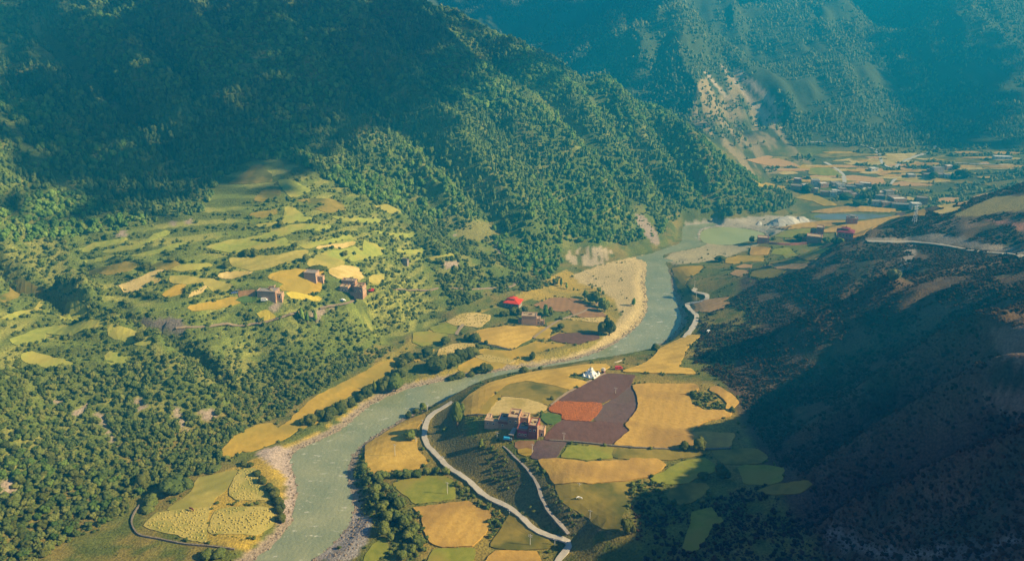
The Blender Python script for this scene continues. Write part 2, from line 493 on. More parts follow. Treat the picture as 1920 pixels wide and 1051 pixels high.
# ---------------------------------------------------------------- where the fields lie, as outlined in the photo
def wobble(P, amp, seed):
    n = len(P)
    k = np.arange(n)
    T = np.roll(P, -1, 0) - np.roll(P, 1, 0)
    N = np.stack([-T[:, 1], T[:, 0]], -1) / np.maximum(np.linalg.norm(T, axis=1), 1e-6)[:, None]
    w = (fbm(P[:, 0] / 4 + seed, P[:, 1] / 4, seed, 4) - 0.5) * 3 * amp
    return P + N * w[:, None]


def widen(poly, d):
    P = np.asarray(poly)
    T = np.roll(P, -1, 0) - np.roll(P, 1, 0)
    N = np.stack([T[:, 1], -T[:, 0]], -1) / np.maximum(np.linalg.norm(T, axis=1), 1e-6)[:, None]
    area = np.sum(P[:, 0] * np.roll(P[:, 1], -1) - np.roll(P[:, 0], -1) * P[:, 1])
    return P + N * d * (1 if area > 0 else -1)

def field_outline(pts, seed):
    P = np.array(pts, float)
    W3 = pix(P[:, 0], P[:, 1])[:, :2]
    C = np.vstack([W3, W3[:1]])
    dense = []
    for a, b_ in zip(C[:-1], C[1:]):
        L = np.linalg.norm(b_ - a)
        k = max(1, int(L / 2.0))
        dense += [a + (b_ - a) * i / k for i in range(k)]
    D = np.array(dense)
    D = widen(D, 1.0)
    D = 0.12 * np.roll(D, 1, 0) + 0.76 * D + 0.12 * np.roll(D, -1, 0)
    return wobble(D, 0.7, seed)

FIELDS = [
 # terrace of the front houses
 ('ripe', [(872,776),(866,755),(885,737),(920,717),(960,706),(1010,696),(1060,689),(1110,683),(1135,683),(1141,688),(1130,695),(1110,698),(1085,699),(1052,706),(1100,717),(1085,724),(1066,729),(1030,720),(985,712),(950,720),(925,736),(905,757),(893,778)]),
 ('olive', [(930,741),(950,723),(985,714),(1030,723),(1062,731),(1042,751),(1026,758),(990,746),(945,741)]),
 ('gold', [(896,778),(908,758),(928,741),(938,742),(916,768),(908,778)]),
 ('straw', [(910,777),(920,765),(946,744),(990,749),(1024,761),(1020,768),(1005,774),(985,773),(965,777)]),
 ('soil', [(1140,701),(1190,703),(1180,722),(1165,735),(1150,745),(1125,756),(1049,752),(1054,746),(1072,736),(1097,722),(1117,712)]),
 ('mauve', [(1183,721),(1192,735),(1196,755),(1189,775),(1171,791),(1115,788),(1130,762),(1151,749),(1169,738)]),
 ('rust', [(1047,754),(1125,757),(1127,763),(1114,780),(1103,789),(1053,785),(1057,777),(1030,770),(1036,762)]),
 ('lush', [(1022,776),(1050,780),(1048,788),(1036,796),(1026,794),(1016,784)]),
 ('soil', [(1053,788),(1110,791),(1167,793),(1164,801),(1178,805),(1164,817),(1147,831),(1080,827),(1022,822),(1032,809)]),
 ('mauve', [(1010,827),(1062,830),(1055,838),(1042,853),(1038,859),(996,857),(1000,845)]),
 ('brown', [(967,829),(1000,827),(998,842),(985,842),(966,837)]),
 ('gold', [(972,842),(998,844),(994,853),(980,850)]),
 ('wheat', [(1188,723),(1220,721),(1300,721),(1308,728),(1305,733),(1290,737),(1270,740),(1292,745),(1293,760),(1309,766),(1320,772),(1362,771),(1366,758),(1360,748),(1345,738),(1333,732),(1335,726),(1345,725),(1370,741),(1384,755),(1370,766),(1367,780),(1345,784),(1320,790),(1300,800),(1294,811),(1265,817),(1250,821),(1225,837),(1154,834),(1186,808),(1174,797),(1193,778),(1200,755),(1194,735)]),
 ('wheat', [(1228,839),(1252,825),(1268,820),(1310,811),(1350,813),(1375,813),(1376,818),(1364,838),(1300,840)]),
 ('wheat', [(1010,863),(1100,868),(1180,866),(1186,862),(1230,863),(1247,872),(1237,880),(1213,893),(1165,901),(1110,904),(1042,905),(1034,890),(1021,875)]),
 ('olive', [(1043,907),(1110,906),(1178,903),(1177,915),(1168,930),(1178,945),(1165,960),(1160,992),(1130,986),(1107,968),(1077,948),(1057,933),(1047,918)]),
 ('green', [(1064,840),(1085,837),(1150,841),(1147,858),(1100,860),(1052,857)]),
 ('olive', [(1153,843),(1230,845),(1300,845),(1330,850),(1252,861),(1188,859),(1152,857)]),
 ('olive', [(1335,846),(1420,842),(1438,858),(1425,867),(1365,870),(1345,860)]),
 ('green', [(1250,885),(1272,869),(1320,859),(1338,871),(1338,884),(1300,896),(1288,904),(1240,906),(1218,897)]),
 ('green', [(1387,874),(1430,873),(1467,877),(1462,904),(1396,904)]),
 ('olive', [(1260,915),(1290,908),(1323,907),(1328,915),(1308,934),(1285,943),(1268,944),(1253,934)]),
 ('green', [(1300,962),(1335,953),(1338,962),(1353,976),(1335,985),(1324,1000),(1308,1030),(1282,1030),(1292,1000)]),
 ('olive', [(1420,920),(1460,908),(1520,907),(1500,918),(1450,926)]),
 # lower terrace along the lane
 ('ripe', [(687,836),(722,813),(760,791),(795,777),(796,785),(781,800),(777,820),(782,848),(800,868),(760,888),(735,880),(702,888),(687,868)]),
 ('green', [(737,906),(790,894),(828,891),(848,905),(853,933),(780,943),(766,930),(747,915)]),
 ('wheat', [(775,953),(878,942),(890,955),(916,961),(913,990),(898,1011),(884,1022),(830,1023),(807,1016),(797,994),(794,966)]),
 ('olive', [(958,964),(975,986),(1000,1001),(1030,1019),(1033,1027),(960,1029),(921,1024),(937,1000)]),
 ('wheat', [(905,1062),(930,1035),(960,1035),(1005,1036),(1014,1062)]),
 ('green', [(812,1031),(890,1029),(880,1060),(800,1060)]),
 ('green', [(700,1022),(722,1008),(728,1030),(700,1051),(680,1055)]),
 # golden ground by the bend
 ('ripe', [(1168,697),(1200,686),(1216,679),(1231,665),(1241,652),(1263,640),(1290,630),(1313,629),(1299,640),(1284,655),(1274,679),(1270,690),(1294,692),(1303,701),(1250,700),(1200,698)]),
 ('peach', [(1294,576),(1305,567),(1345,560),(1366,558),(1350,566),(1367,568),(1350,579),(1330,585),(1309,583),(1298,581)]),
 ('gold', [(1262,504),(1300,499),(1318,499),(1310,510),(1299,515),(1285,525),(1282,539),(1274,542),(1269,530)]),
 ('wheat', [(1409,464),(1444,465),(1437,478),(1408,479)]),
 ('green', [(1452,468),(1480,465),(1553,466),(1538,476),(1500,479),(1470,478),(1447,476)]),
 ('gold', [(1362,485),(1385,480),(1433,480),(1428,490),(1395,491),(1375,495),(1362,493)]),
 ('peach', [(1382,500),(1395,496),(1409,497),(1407,502),(1386,503)]),
 ('peach', [(1371,513),(1381,506),(1411,507),(1399,513),(1388,519)]),
 ('olive', [(1447,488),(1500,490),(1514,491),(1513,495),(1442,495)]),
 ('peach', [(1440,497),(1512,496),(1510,503),(1460,503)]),
 ('wheat', [(1464,486),(1500,480),(1537,479),(1528,488),(1515,486),(1470,486)]),
 ('olive', [(1407,517),(1416,505),(1440,504),(1473,508),(1458,519),(1430,523)]),
 # across the river, round the red roof
 ('brown', [(1002,572),(1036,559),(1060,558),(1080,570),(1062,582),(1040,583),(1018,578)]),
 ('brown', [(1066,559),(1087,563),(1105,573),(1125,583),(1136,593),(1090,595),(1076,589),(1068,581),(1084,570)]),
 ('straw', [(1064,597),(1134,596),(1129,604),(1076,600)]),
 ('olive', [(1025,606),(1060,601),(1124,607),(1119,623),(1060,623),(1050,617),(1032,617)]),
 ('soil', [(1037,632),(1051,626),(1119,625),(1123,633),(1105,637),(1080,644),(1047,641),(1032,636)]),
 ('ripe', [(896,621),(945,613),(1003,613),(1010,617),(999,627),(994,635),(984,639),(960,654),(920,645),(896,637),(882,630)]),
 ('gold', [(1014,613),(1034,618),(1029,627),(1027,633),(1006,635),(1002,631)]),
 ('straw', [(840,603),(861,592),(881,587),(919,591),(916,600),(899,613),(870,609),(856,610)]),
 ('gold', [(902,655),(957,659),(985,649),(1005,641),(1030,646),(1058,646),(1020,655),(985,664),(950,671),(920,667),(897,661)]),
 ('straw', [(891,669),(910,666),(950,672),(966,676),(954,681),(920,676),(901,672)]),
 ('gold', [(862,685),(890,671),(947,683),(938,690),(900,694),(867,697),(860,691)]),
 ('straw', [(827,655),(850,646),(884,644),(890,650),(870,661),(845,667),(822,667)]),
 ('gold', [(562,770),(591,746),(640,721),(680,701),(740,672),(757,669),(740,689),(701,714),(660,738),(621,758),(590,771),(561,784),(547,787)]),
 ('gold', [(772,672),(800,657),(814,656),(800,667),(780,677)]),
 ('green', [(775,625),(800,622),(838,628),(828,640),(790,648),(776,642)]),
 ('green', [(806,615),(835,605),(852,613),(862,626),(840,625),(815,622)]),
 ('gold', [(452,846),(482,831),(522,806),(545,790),(590,776),(612,768),(592,790),(556,806),(530,822),(500,834),(470,846)]),
 # by the near left bank
 ('hay', [(374,896),(445,880),(436,895),(424,915),(400,934),(392,950),(340,955),(312,955),(346,935),(365,915)]),
 ('sheaf', [(272,985),(296,962),(340,957),(391,952),(384,985),(386,1017),(350,1007),(335,1002),(291,991)]),
 ('sheaf', [(451,881),(477,879),(494,910),(504,934),(450,937),(434,928),(433,915)]),
 ('sheaf', [(406,960),(425,953),(500,953),(513,965),(508,985),(480,999),(400,999),(393,990)]),
 ('gold', [(415,850),(440,820),(480,800),(510,795),(520,805),(480,830),(450,845),(430,860)]),
 # the terraced shelf
 ('strip', [(148,469),(175,458),(240,449),(225,454),(165,471)]), ('strip', [(192,473),(260,458),(290,441),(310,434),(320,436),(290,448),(265,463),(207,474)]),
 ('strip', [(160,490),(205,479),(228,479),(165,493)]), ('strip', [(242,480),(300,468),(340,456),(356,454),(330,465),(275,479)]),
 ('olive', [(162,514),(200,501),(235,493),(256,498),(245,507),(200,513),(170,517)]),
 ('straw', [(222,535),(262,523),(276,513),(300,507),(309,508),(285,518),(270,523),(300,522),(303,521),(285,534),(250,544),(234,541)]),
 ('olive', [(282,504),(296,491),(325,489),(338,495),(320,504)]), ('strip', [(322,505),(340,496),(398,497),(370,506),(345,509)]),
 ('hay', [(320,518),(350,517),(375,523),(400,529),(438,533),(420,544),(400,544),(380,531),(345,534),(320,526)]),
 ('gold', [(306,550),(330,539),(349,537),(340,547),(311,554)]), ('straw', [(352,555),(376,541),(391,533),(380,544),(360,552)]),
 ('gold', [(352,577),(385,569),(430,557),(462,560),(440,569),(400,579)]), ('brown', [(448,548),(478,546),(478,553),(450,556)]), ('lush', [(442,560),(460,557),(482,558),(480,562),(450,564)]),
 ('strip', [(460,447),(490,441),(545,426),(590,421),(623,427),(600,431),(550,434),(510,445),(472,448)]), ('strip', [(480,423),(530,415),(536,387),(550,386),(574,406),(588,412),(540,416),(500,423)]),
 ('olive', [(467,405),(518,393),(520,399),(490,409)]), ('olive', [(478,375),(491,361),(510,356),(526,359),(523,366),(490,377)]), ('olive', [(427,345),(446,334),(480,307),(494,312),(507,326),(510,341),(480,345),(440,345)]),
 ('strip', [(523,341),(540,338),(560,343),(583,354),(560,364),(545,369),(531,355)]), ('olive', [(557,377),(615,371),(638,380),(646,391),(615,397),(592,393),(612,388),(611,381),(580,379)]),
 ('strip', [(622,408),(660,409),(718,415),(690,417),(640,412)]), ('strip', [(387,465),(430,453),(460,451),(470,456),(500,459),(534,449),(544,459),(520,464),(480,467),(435,474),(400,468)]),
 ('hay', [(432,485),(470,483),(520,481),(555,471),(578,471),(564,486),(520,496),(490,504),(470,506),(437,500)]), ('straw', [(407,518),(426,509),(460,508),(473,509),(455,514),(445,519),(412,519)]),
 ('gold', [(502,520),(526,508),(560,508),(606,506),(600,533),(598,548),(575,551),(537,544),(522,539),(537,530)]), ('hay', [(577,495),(582,487),(600,477),(646,490),(642,496),(620,499),(592,504)]),
 ('straw', [(618,505),(650,501),(672,501),(680,517),(665,523),(632,520),(618,514)]), ('strip', [(562,460),(610,454),(658,444),(663,446),(620,454),(572,464)]),
 ('straw', [(592,465),(640,458),(666,453),(640,461),(602,466)]), ('strip', [(602,475),(640,471),(669,464),(673,469),(650,479),(640,485),(612,479)]),
 ('strip', [(682,470),(684,453),(700,456),(720,465),(713,474),(690,482),(660,489),(652,485)]), ('hay', [(692,522),(706,519),(720,518),(705,529),(694,529)]),
 ('canola', [(537,548),(570,554),(603,558),(598,562),(570,559),(547,556)]), ('canola', [(482,590),(491,586),(505,589),(518,596),(496,599)]),
 ('strip', [(702,386),(725,383),(753,397),(735,401)]), ('strip', [(697,435),(730,438),(775,433),(778,437),(740,442)]), ('strip', [(744,470),(795,464),(794,471),(770,474)]),
 ('strip', [(800,486),(830,480),(850,476),(848,481),(810,488)]),
 # on the near hill
 ('olive', [(-10,562),(20,546),(31,531),(55,526),(83,540),(70,547),(30,556),(5,565)]), ('strip', [(2,597),(40,586),(75,574),(108,561),(104,567),(75,579),(40,594),(10,597)]),
 ('strip', [(114,597),(121,588),(163,583),(150,591),(120,597)]), ('strip', [(76,618),(120,611),(190,603),(198,608),(170,614),(135,624),(85,625),(78,639),(32,649),(22,640),(50,630)]),
 ('strip', [(202,611),(230,608),(260,619),(283,630),(274,644),(250,639),(225,634),(206,628)]), ('strip', [(42,666),(60,661),(100,673),(133,680),(124,684),(90,689),(65,684),(43,678)]),
 ('strip', [(197,668),(206,661),(230,669),(248,675),(225,684),(202,679)]),
 # the far valley
 ('gold', [(1495,314),(1508,309),(1520,310),(1525,315),(1514,319)]), ('green', [(1521,316),(1550,313),(1574,325),(1579,330),(1545,329),(1516,327)]), ('gold', [(1404,331),(1438,344),(1478,352),(1425,354)]),
 ('gold', [(1492,371),(1520,363),(1560,380),(1568,385),(1545,386),(1525,377)]), ('wheat', [(1520,398),(1545,393),(1600,386),(1680,393),(1690,398),(1600,396),(1550,399)]),
 ('peach', [(1577,331),(1600,329),(1655,336),(1660,346),(1600,345),(1586,345)]), ('peach', [(1606,316),(1655,317),(1650,324),(1616,324)]), ('straw', [(1562,302),(1600,297),(1648,299),(1600,301)]),
 ('straw', [(1581,306),(1612,305),(1600,310)]), ('straw', [(1666,292),(1690,288),(1719,288),(1705,295),(1690,301),(1668,314),(1661,309)]), ('peach', [(1686,314),(1709,315),(1709,319),(1690,319)]),
 ('straw', [(1801,315),(1815,314),(1840,315),(1841,318),(1816,318)]), ('straw', [(1844,316),(1870,314),(1901,315),(1899,317),(1866,317)]), ('peach', [(1831,308),(1850,303),(1854,307)]),
 ('peach', [(1671,345),(1690,341),(1748,346),(1743,348),(1676,348)]), ('olive', [(1706,353),(1730,353),(1747,358),(1735,359)]), ('peach', [(1756,373),(1780,371),(1799,372),(1789,379),(1761,379)]),
 ('peach', [(1797,385),(1819,373),(1814,380),(1801,385)]), ('peach', [(1822,371),(1845,364),(1851,363),(1835,370)]), ('peach', [(1661,357),(1675,354),(1689,362),(1666,360)]), ('straw', [(1701,369),(1719,374),(1711,378),(1703,374)]),
 ('wheat', [(1518,441),(1560,427),(1600,418),(1685,404),(1733,405),(1680,411),(1640,424),(1615,443),(1590,446),(1570,436),(1540,436)]), ('green', [(1452,444),(1470,434),(1520,428),(1530,432),(1505,440),(1480,445)]),
 ('wheat', [(1462,428),(1500,420),(1545,415),(1600,414),(1560,423),(1520,427),(1470,431)]), ('straw', [(1760,384),(1772,380),(1790,383),(1782,389),(1766,391)]), ('straw', [(1752,397),(1778,390),(1800,388),(1788,396),(1760,401)]),
 ('soil', [(1682,403),(1695,399),(1712,401),(1705,406),(1690,408)]), ('peach', [(1400,300),(1440,292),(1480,303),(1500,312),(1450,312),(1420,306)]), ('olive', [(1520,292),(1560,288),(1640,290),(1600,293),(1540,296)]),
 ('olive', [(1760,302),(1790,298),(1835,299),(1850,304),(1800,305)]), ('olive', [(1770,292),(1790,297),(1760,299),(1745,296)]), ('straw', [(1700,296),(1745,299),(1730,300)]), ('olive', [(1860,300),(1890,297),(1880,302)]),
 ('peach', [(1712,305),(1760,306),(1755,309),(1715,308)]), ('straw', [(1690,325),(1745,327),(1740,329),(1692,328)]), ('olive', [(1770,340),(1800,337),(1830,343),(1790,343)]), ('olive', [(1835,345),(1870,344),(1865,349)]),
]

# thin strip plots on the far fan, stacked between their hedges
_sr = random.Random(21)
for _k in range(64):
    _u, _v = _sr.uniform(1470, 1905), _sr.uniform(286, 352)
    if _v > 300 + (1905 - _u) * 0.2 and _u > 1700 and _v > 344: continue
    _w, _h = _sr.uniform(16, 46), _sr.uniform(1.3, 2.6)
    FIELDS.append((_sr.choice(['straw', 'peach', 'gold', 'olive', 'wheat', 'straw']), [(_u - _w, _v + _sr.uniform(-.6, .6)), (_u - _w * 0.4, _v - _h), (_u + _w * 0.5, _v - _h * 0.8), (_u + _w, _v + _sr.uniform(-.6, .6)), (_u + _w * 0.3, _v + _h * 0.7), (_u - _w * 0.5, _v + _h)]))
FIELD_OUT = [field_outline(p_, k + 1) for k, (_, p_) in enumerate(FIELDS)]
# worked land is even: ease the relief under and just around every field
def blur(Z, n):
    for _ in range(n):
        Q = np.pad(Z, 1, mode='edge')
        Z = (Q[:-2, 1:-1] + Q[2:, 1:-1] + Q[1:-1, :-2] + Q[1:-1, 2:] + 2 * Q[1:-1, 1:-1]) / 6
    return Z
fm = np.zeros_like(ZZ)
for D in FIELD_OUT: fm = np.maximum(fm, inside(XX, YY, D))
fm = np.clip(blur(fm.astype(float), 3) * 1.6, 0, 1) * smooth01(dr, 1, 4)
ZZ = ZZ * (1 - fm) + blur(ZZ, 14) * fm
# ---------------------------------------------------------------- materials
def new_mat(name):
    m = bpy.data.materials.new(name)
    m.use_nodes = True
    n = m.node_tree.nodes
    b = n['Principled BSDF']
    b.inputs['Roughness'].default_value = 0.95
    b.inputs['Specular IOR Level'].default_value = 0.15
    return m, n, m.node_tree.links, b

def surf(name, c1, c2, scale=0.3, detail=5, rough=0.95, bump=0.0, stretch=(1, 1, 1), lo=0.3, hi=0.7, c3=None, scale3=0.05, bscale=None, coord='Object', rows=None):
    """two colours mixed by noise, a third in larger patches, with a little relief"""
    m, n, l, b = new_mat(name)
    tc = n.new('ShaderNodeTexCoord')
    mp = n.new('ShaderNodeMapping')
    mp.inputs['Scale'].default_value = stretch
    l.new(tc.outputs[coord], mp.inputs[0])
    nz = n.new('ShaderNodeTexNoise')
    nz.inputs['Scale'].default_value = scale
    nz.inputs['Detail'].default_value = detail
    l.new(mp.outputs[0], nz.inputs['Vector'])
    cr = n.new('ShaderNodeValToRGB')
    cr.color_ramp.elements[0].position, cr.color_ramp.elements[1].position = lo, hi
    cr.color_ramp.elements[0].color = (*c1, 1)
    cr.color_ramp.elements[1].color = (*c2, 1)
    l.new(nz.outputs['Fac'], cr.inputs[0])
    out = cr.outputs[0]
    if c3:
        n3 = n.new('ShaderNodeTexNoise')
        n3.inputs['Scale'].default_value = scale3
        n3.inputs['Detail'].default_value = 3
        l.new(tc.outputs[coord], n3.inputs['Vector'])
        r3 = n.new('ShaderNodeValToRGB')
        r3.color_ramp.elements[0].position, r3.color_ramp.elements[1].position = 0.48, 0.62
        l.new(n3.outputs['Fac'], r3.inputs[0])
        mx = n.new('ShaderNodeMix')
        mx.data_type = 'RGBA'
        l.new(r3.outputs[0], mx.inputs[0])
        l.new(out, mx.inputs[6])
        mx.inputs[7].default_value = (*c3, 1)
        out = mx.outputs[2]
    if rows:                                       # sowing and harvest lines: (spacing in metres, heading, how strong)
        rp = n.new('ShaderNodeMapping')
        rp.inputs['Rotation'].default_value = (0, 0, R(rows[1]))
        l.new(tc.outputs[coord], rp.inputs[0])
        wv = n.new('ShaderNodeTexWave')
        wv.inputs['Scale'].default_value = 0.314 / rows[0]
        wv.inputs['Distortion'].default_value = 2.5
        wv.inputs['Detail'].default_value = 3
        wv.inputs['Detail Scale'].default_value = 0.6
        l.new(rp.outputs[0], wv.inputs['Vector'])
        wr_ = n.new('ShaderNodeMapRange')
        wr_.inputs['To Min'].default_value, wr_.inputs['To Max'].default_value = 1 - rows[2], 1 + rows[2] * 0.6
        l.new(wv.outputs['Fac'], wr_.inputs[0])
        wm = n.new('ShaderNodeVectorMath')
        wm.operation = 'MULTIPLY'
        l.new(out, wm.inputs[0])
        l.new(wr_.outputs[0], wm.inputs[1])
        out = wm.outputs[0]
    l.new(out, b.inputs['Base Color'])
    b.inputs['Roughness'].default_value = rough
    if bump:
        bp = n.new('ShaderNodeBump')
        bp.inputs['Strength'].default_value = 1.0
        bp.inputs['Distance'].default_value = bump
        nb = nz
        if bscale:
            nb = n.new('ShaderNodeTexNoise')
            nb.inputs['Scale'].default_value = bscale
            nb.inputs['Detail'].default_value = 3
            l.new(mp.outputs[0], nb.inputs['Vector'])
        l.new(nb.outputs['Fac'], bp.inputs['Height'])
        l.new(bp.outputs[0], b.inputs['Normal'])
    return m

# ---------------------------------------------------------------- ground cover per corner of the terrain sheet
UU, VV, DD = project(np.stack([XX, YY, ZZ], -1))
UU = np.where(DD > 60, UU, -9999)
gcol = np.zeros((NY, NX, 3))
def lay(mask, c, var=0.0, seed=0, sc=12.0):
    """put colour c where mask (0..1) says, broken up by noise"""
    m = np.clip(np.asarray(mask, float), 0, 1)
    if var:
        m = smooth01(m + (fbm(XX / sc, YY / sc, seed, 4) - 0.5) * var, 0.35, 0.65)
    gcol[:] = gcol * (1 - m[..., None]) + np.asarray(c) * m[..., None]
def zone(pts, soft=5.0):
    """mask of a region outlined on the photo, softened in metres on the land"""
    P = np.asarray(pts, float)
    return inside(UU, VV, P).astype(float)
grass = np.array((0.105, 0.120, 0.026))
gcol[:] = grass
lay(fbm(XX / 25, YY / 25, 2, 4), (0.165, 0.135, 0.035), 0.6, 21)
lay(smooth01(fbm(XX / 7, YY / 7, 4, 4), 0.5, 0.7), (0.075, 0.095, 0.02))
flat = zone([(1060,505),(1150,545),(1165,600),(1130,650),(1000,685),(860,700),(680,765),(560,825),(430,880),(380,900),(330,960),(370,1015),(470,1030),(520,960),(540,880),(600,810),(700,740),(850,690),(960,660),(1100,600),(1000,560),(860,590),(780,630),(700,685),(560,765)])
lay(flat, (0.225, 0.185, 0.038))
lay(flat * smooth01(fbm(XX / 22, YY / 22, 33, 4), 0.36, 0.56), (0.33, 0.235, 0.042))
flat2 = zone([(690,840),(800,768),(860,780),(900,720),(1000,690),(1160,672),(1300,628),(1310,700),(1340,720),(1400,770),(1400,860),(1250,900),(1180,960),(1060,930),(1000,860),(920,840),(860,850),(960,960),(1040,1010),(1040,1060),(800,1060),(760,940),(690,880)])
lay(flat2 * smooth01(fbm(XX / 16, YY / 16, 35, 4), 0.36, 0.58), (0.215, 0.165, 0.038))
hill = smooth01(ZZ, 9, 18)
left_side = ((XX < -20 - 0.0 * YY) | (UU < 1290) & (YY > 640)) & (YY < 1260)
lay(left_side * hill, (0.095, 0.125, 0.026), 0.3, 8)
lay(left_side * hill * smooth01(fbm(XX / 14, YY / 14, 12, 4), 0.52, 0.66), (0.165, 0.165, 0.042))
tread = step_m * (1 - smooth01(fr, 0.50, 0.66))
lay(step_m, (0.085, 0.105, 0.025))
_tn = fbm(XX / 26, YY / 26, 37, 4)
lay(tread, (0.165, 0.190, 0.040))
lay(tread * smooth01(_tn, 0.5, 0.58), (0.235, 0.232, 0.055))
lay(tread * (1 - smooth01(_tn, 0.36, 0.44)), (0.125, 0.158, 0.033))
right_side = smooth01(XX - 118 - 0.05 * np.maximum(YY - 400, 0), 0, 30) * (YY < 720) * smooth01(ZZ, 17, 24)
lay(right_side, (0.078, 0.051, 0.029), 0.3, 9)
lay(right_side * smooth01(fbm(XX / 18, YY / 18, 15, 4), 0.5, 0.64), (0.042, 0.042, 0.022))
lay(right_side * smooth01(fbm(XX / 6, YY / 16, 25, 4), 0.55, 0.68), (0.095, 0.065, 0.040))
far = smooth01(YY, 1070, 1130)
lay(far * smooth01(ZZ, 26, 44), (0.055, 0.070, 0.026), 0.3, 10)
fan = smooth01(YY, 880, 930) * (1 - far) * (UU > 1380)
lay(fan * smooth01(fbm(XX / 30, YY / 12, 30, 3), 0.42, 0.6), (0.07, 0.085, 0.035))
# gravel, scree, bare cuts
GRAVEL = (0.27, 0.215, 0.155)
lay((1 - smooth01(dr, 2.5, 6.5)) * (dr > -2) * (YY < 700), GRAVEL, 0.6, 41, 4)
lay(zone([(1075,515),(1130,495),(1205,478),(1216,490),(1214,520),(1216,560),(1210,592),(1190,615),(1165,632),(1130,650),(1080,668),(1010,683),(960,690),(980,683),(1060,668),(1110,650),(1150,615),(1165,590),(1150,560),(1120,540),(1085,530)]), (0.40, 0.31, 0.155), 0.3, 42, 6)
lay(zone([(1245,484),(1260,474),(1310,464),(1330,455),(1360,460),(1400,458),(1430,450),(1420,462),(1370,480),(1330,490),(1290,494),(1262,496)]), (0.37, 0.31, 0.18), 0.2, 43, 6)
lay(zone([(1285,418),(1340,412),(1400,407),(1440,404),(1500,405),(1530,415),(1520,424),(1470,432),(1440,445),(1435,436),(1400,428),(1340,425),(1315,432),(1312,450),(1296,462),(1285,450)]), (0.32, 0.28, 0.22), 0.25, 44, 8)
lay(zone([(585,1051),(622,1022),(650,990),(662,960),(700,975),(690,1010),(660,1051)]), (0.25, 0.23, 0.22), 0.2, 45, 4)
lay(zone([(480,848),(520,833),(545,845),(552,880),(556,930),(540,980),(515,960),(540,930),(535,890),(505,868)]), (0.34, 0.27, 0.23), 0.3, 46, 4)
for pts in ([(1068,470),(1078,462),(1135,462),(1150,472),(1135,492),(1105,500),(1075,495),(1060,485)],):
    lay(zone(pts) * smooth01(fbm(XX / 3, YY / 20, 49, 3), 0.35, 0.55), (0.36, 0.29, 0.19), 0.1, 47, 4)
cuts = [[(175,775),(190,770),(215,820),(220,835),(205,825)], [(320,765),(330,762),(350,800),(352,812),(340,805)], [(375,770),(400,762),(412,772),(390,790),(378,785)], [(130,775),(165,755),(160,768),(140,782)],
        [(100,748),(112,748),(110,758),(100,758)], [(255,745),(275,745),(272,768),(258,768)], [(0,905),(25,895),(28,925),(5,935)], [(255,600),(330,596),(355,605),(345,625),(320,630),(280,610)],
        [(220,430),(235,432),(236,441),(222,441)], [(345,413),(360,412),(360,421),(347,420)], [(320,416),(330,416),(330,425),(322,425)], [(505,570),(525,568),(525,582),(508,582)], [(600,575),(628,570),(628,580),(602,583)],
        [(575,590),(605,580),(615,586),(590,600)], [(1190,400),(1205,402),(1235,440),(1238,458),(1225,458),(1195,425)], [(845,440),(880,430),(935,435),(930,445),(880,450)], [(920,440),(935,448),(945,475),(935,480)], [(830,490),(860,488),(862,500),(835,505)]]
for i, pts in enumerate(cuts):
    lay(zone(pts), (0.27, 0.21, 0.165) if i != 7 else (0.125, 0.108, 0.098), 0.35, 50 + i, 3)  # the ravine cliff is painted darker, standing in for its shade
lay(zone([(850,425),(895,412),(930,420),(945,440),(900,452),(860,450)]) , (0.16, 0.15, 0.045), 0.3, 71)
# scree and pale grass on the sunlit spur across the valley
spur = zone([(1310,150),(1390,130),(1400,165),(1455,225),(1500,290),(1520,305),(1545,330),(1480,325),(1400,330),(1385,300),(1330,250),(1290,230),(1300,200)])
lay(spur * smooth01(fbm(XX / 10, YY / 60, 75, 4), 0.36, 0.56), (0.27, 0.205, 0.105))
for ln in ([(1322,135),(1365,185)], [(1355,125),(1400,180),(1440,235)], [(1385,135),(1440,185),(1460,215)], [(1420,200),(1462,240)]):
    p = cast(*np.array(spline(np.array(ln, float), 8)).T)
    lay(1 - smooth01(dist_line(XX, YY, p[:, :2], False, 20), 1.5, 6.5), (0.40, 0.31, 0.21), 0.3, 78, 5)
# the hill road's cut bank and bare gully on the right
p = cast(*spline(np.array([(1625,450),(1700,450),(1740,453),(1800,460),(1860,470),(1930,479)], float), 10).T)
HROAD = p
up_cut = zone([(1625,446),(1690,447),(1705,442),(1730,440),(1765,436),(1800,445),(1860,458),(1925,468),(1925,480),(1860,470),(1800,460),(1740,454),(1700,452),(1625,452)])
lay(up_cut, (0.175, 0.15, 0.125), 0.45, 80, 4)
lay(zone([(1700,455),(1722,458),(1715,480),(1705,505),(1690,515),(1682,508),(1695,480)]), (0.24, 0.20, 0.17), 0.6, 81, 4)
for i, pts in enumerate(([(1780,406),(1830,383),(1868,368),(1935,366),(1935,397),(1890,396),(1845,404)], [(1860,618),(1935,600),(1935,690),(1885,672),(1862,645)], [(1838,735),(1850,729),(1935,727),(1935,778),(1880,772),(1850,752)],
                         [(1700,425),(1770,412),(1840,414),(1850,420),(1800,432),(1720,432)])):
    lay(zone(pts), ((0.20, 0.165, 0.06), (0.16, 0.105, 0.07), (0.17, 0.11, 0.075), (0.15, 0.10, 0.065))[i], 0.2, 85 + i)
lay(zone([(1845,410),(1900,415),(1935,422),(1935,436),(1890,425)]), (0.20, 0.10, 0.075), 0.3, 90)
for ln in ([(1560,995),(1600,1020),(1680,1040),(1760,1035),(1850,1022),(1930,1005)],):
    p = cast(*spline(np.array(ln, float), 10).T)
    lay(1 - smooth01(dist_line(XX, YY, p[:, :2], False, 20), 0.6, 1.6), (0.15, 0.135, 0.125), 0.15, 91, 4)
lay(zone([(1755,1035),(1800,1020),(1870,1010),(1855,1051),(1755,1060)]), (0.085, 0.078, 0.072), 0.4, 92, 3)
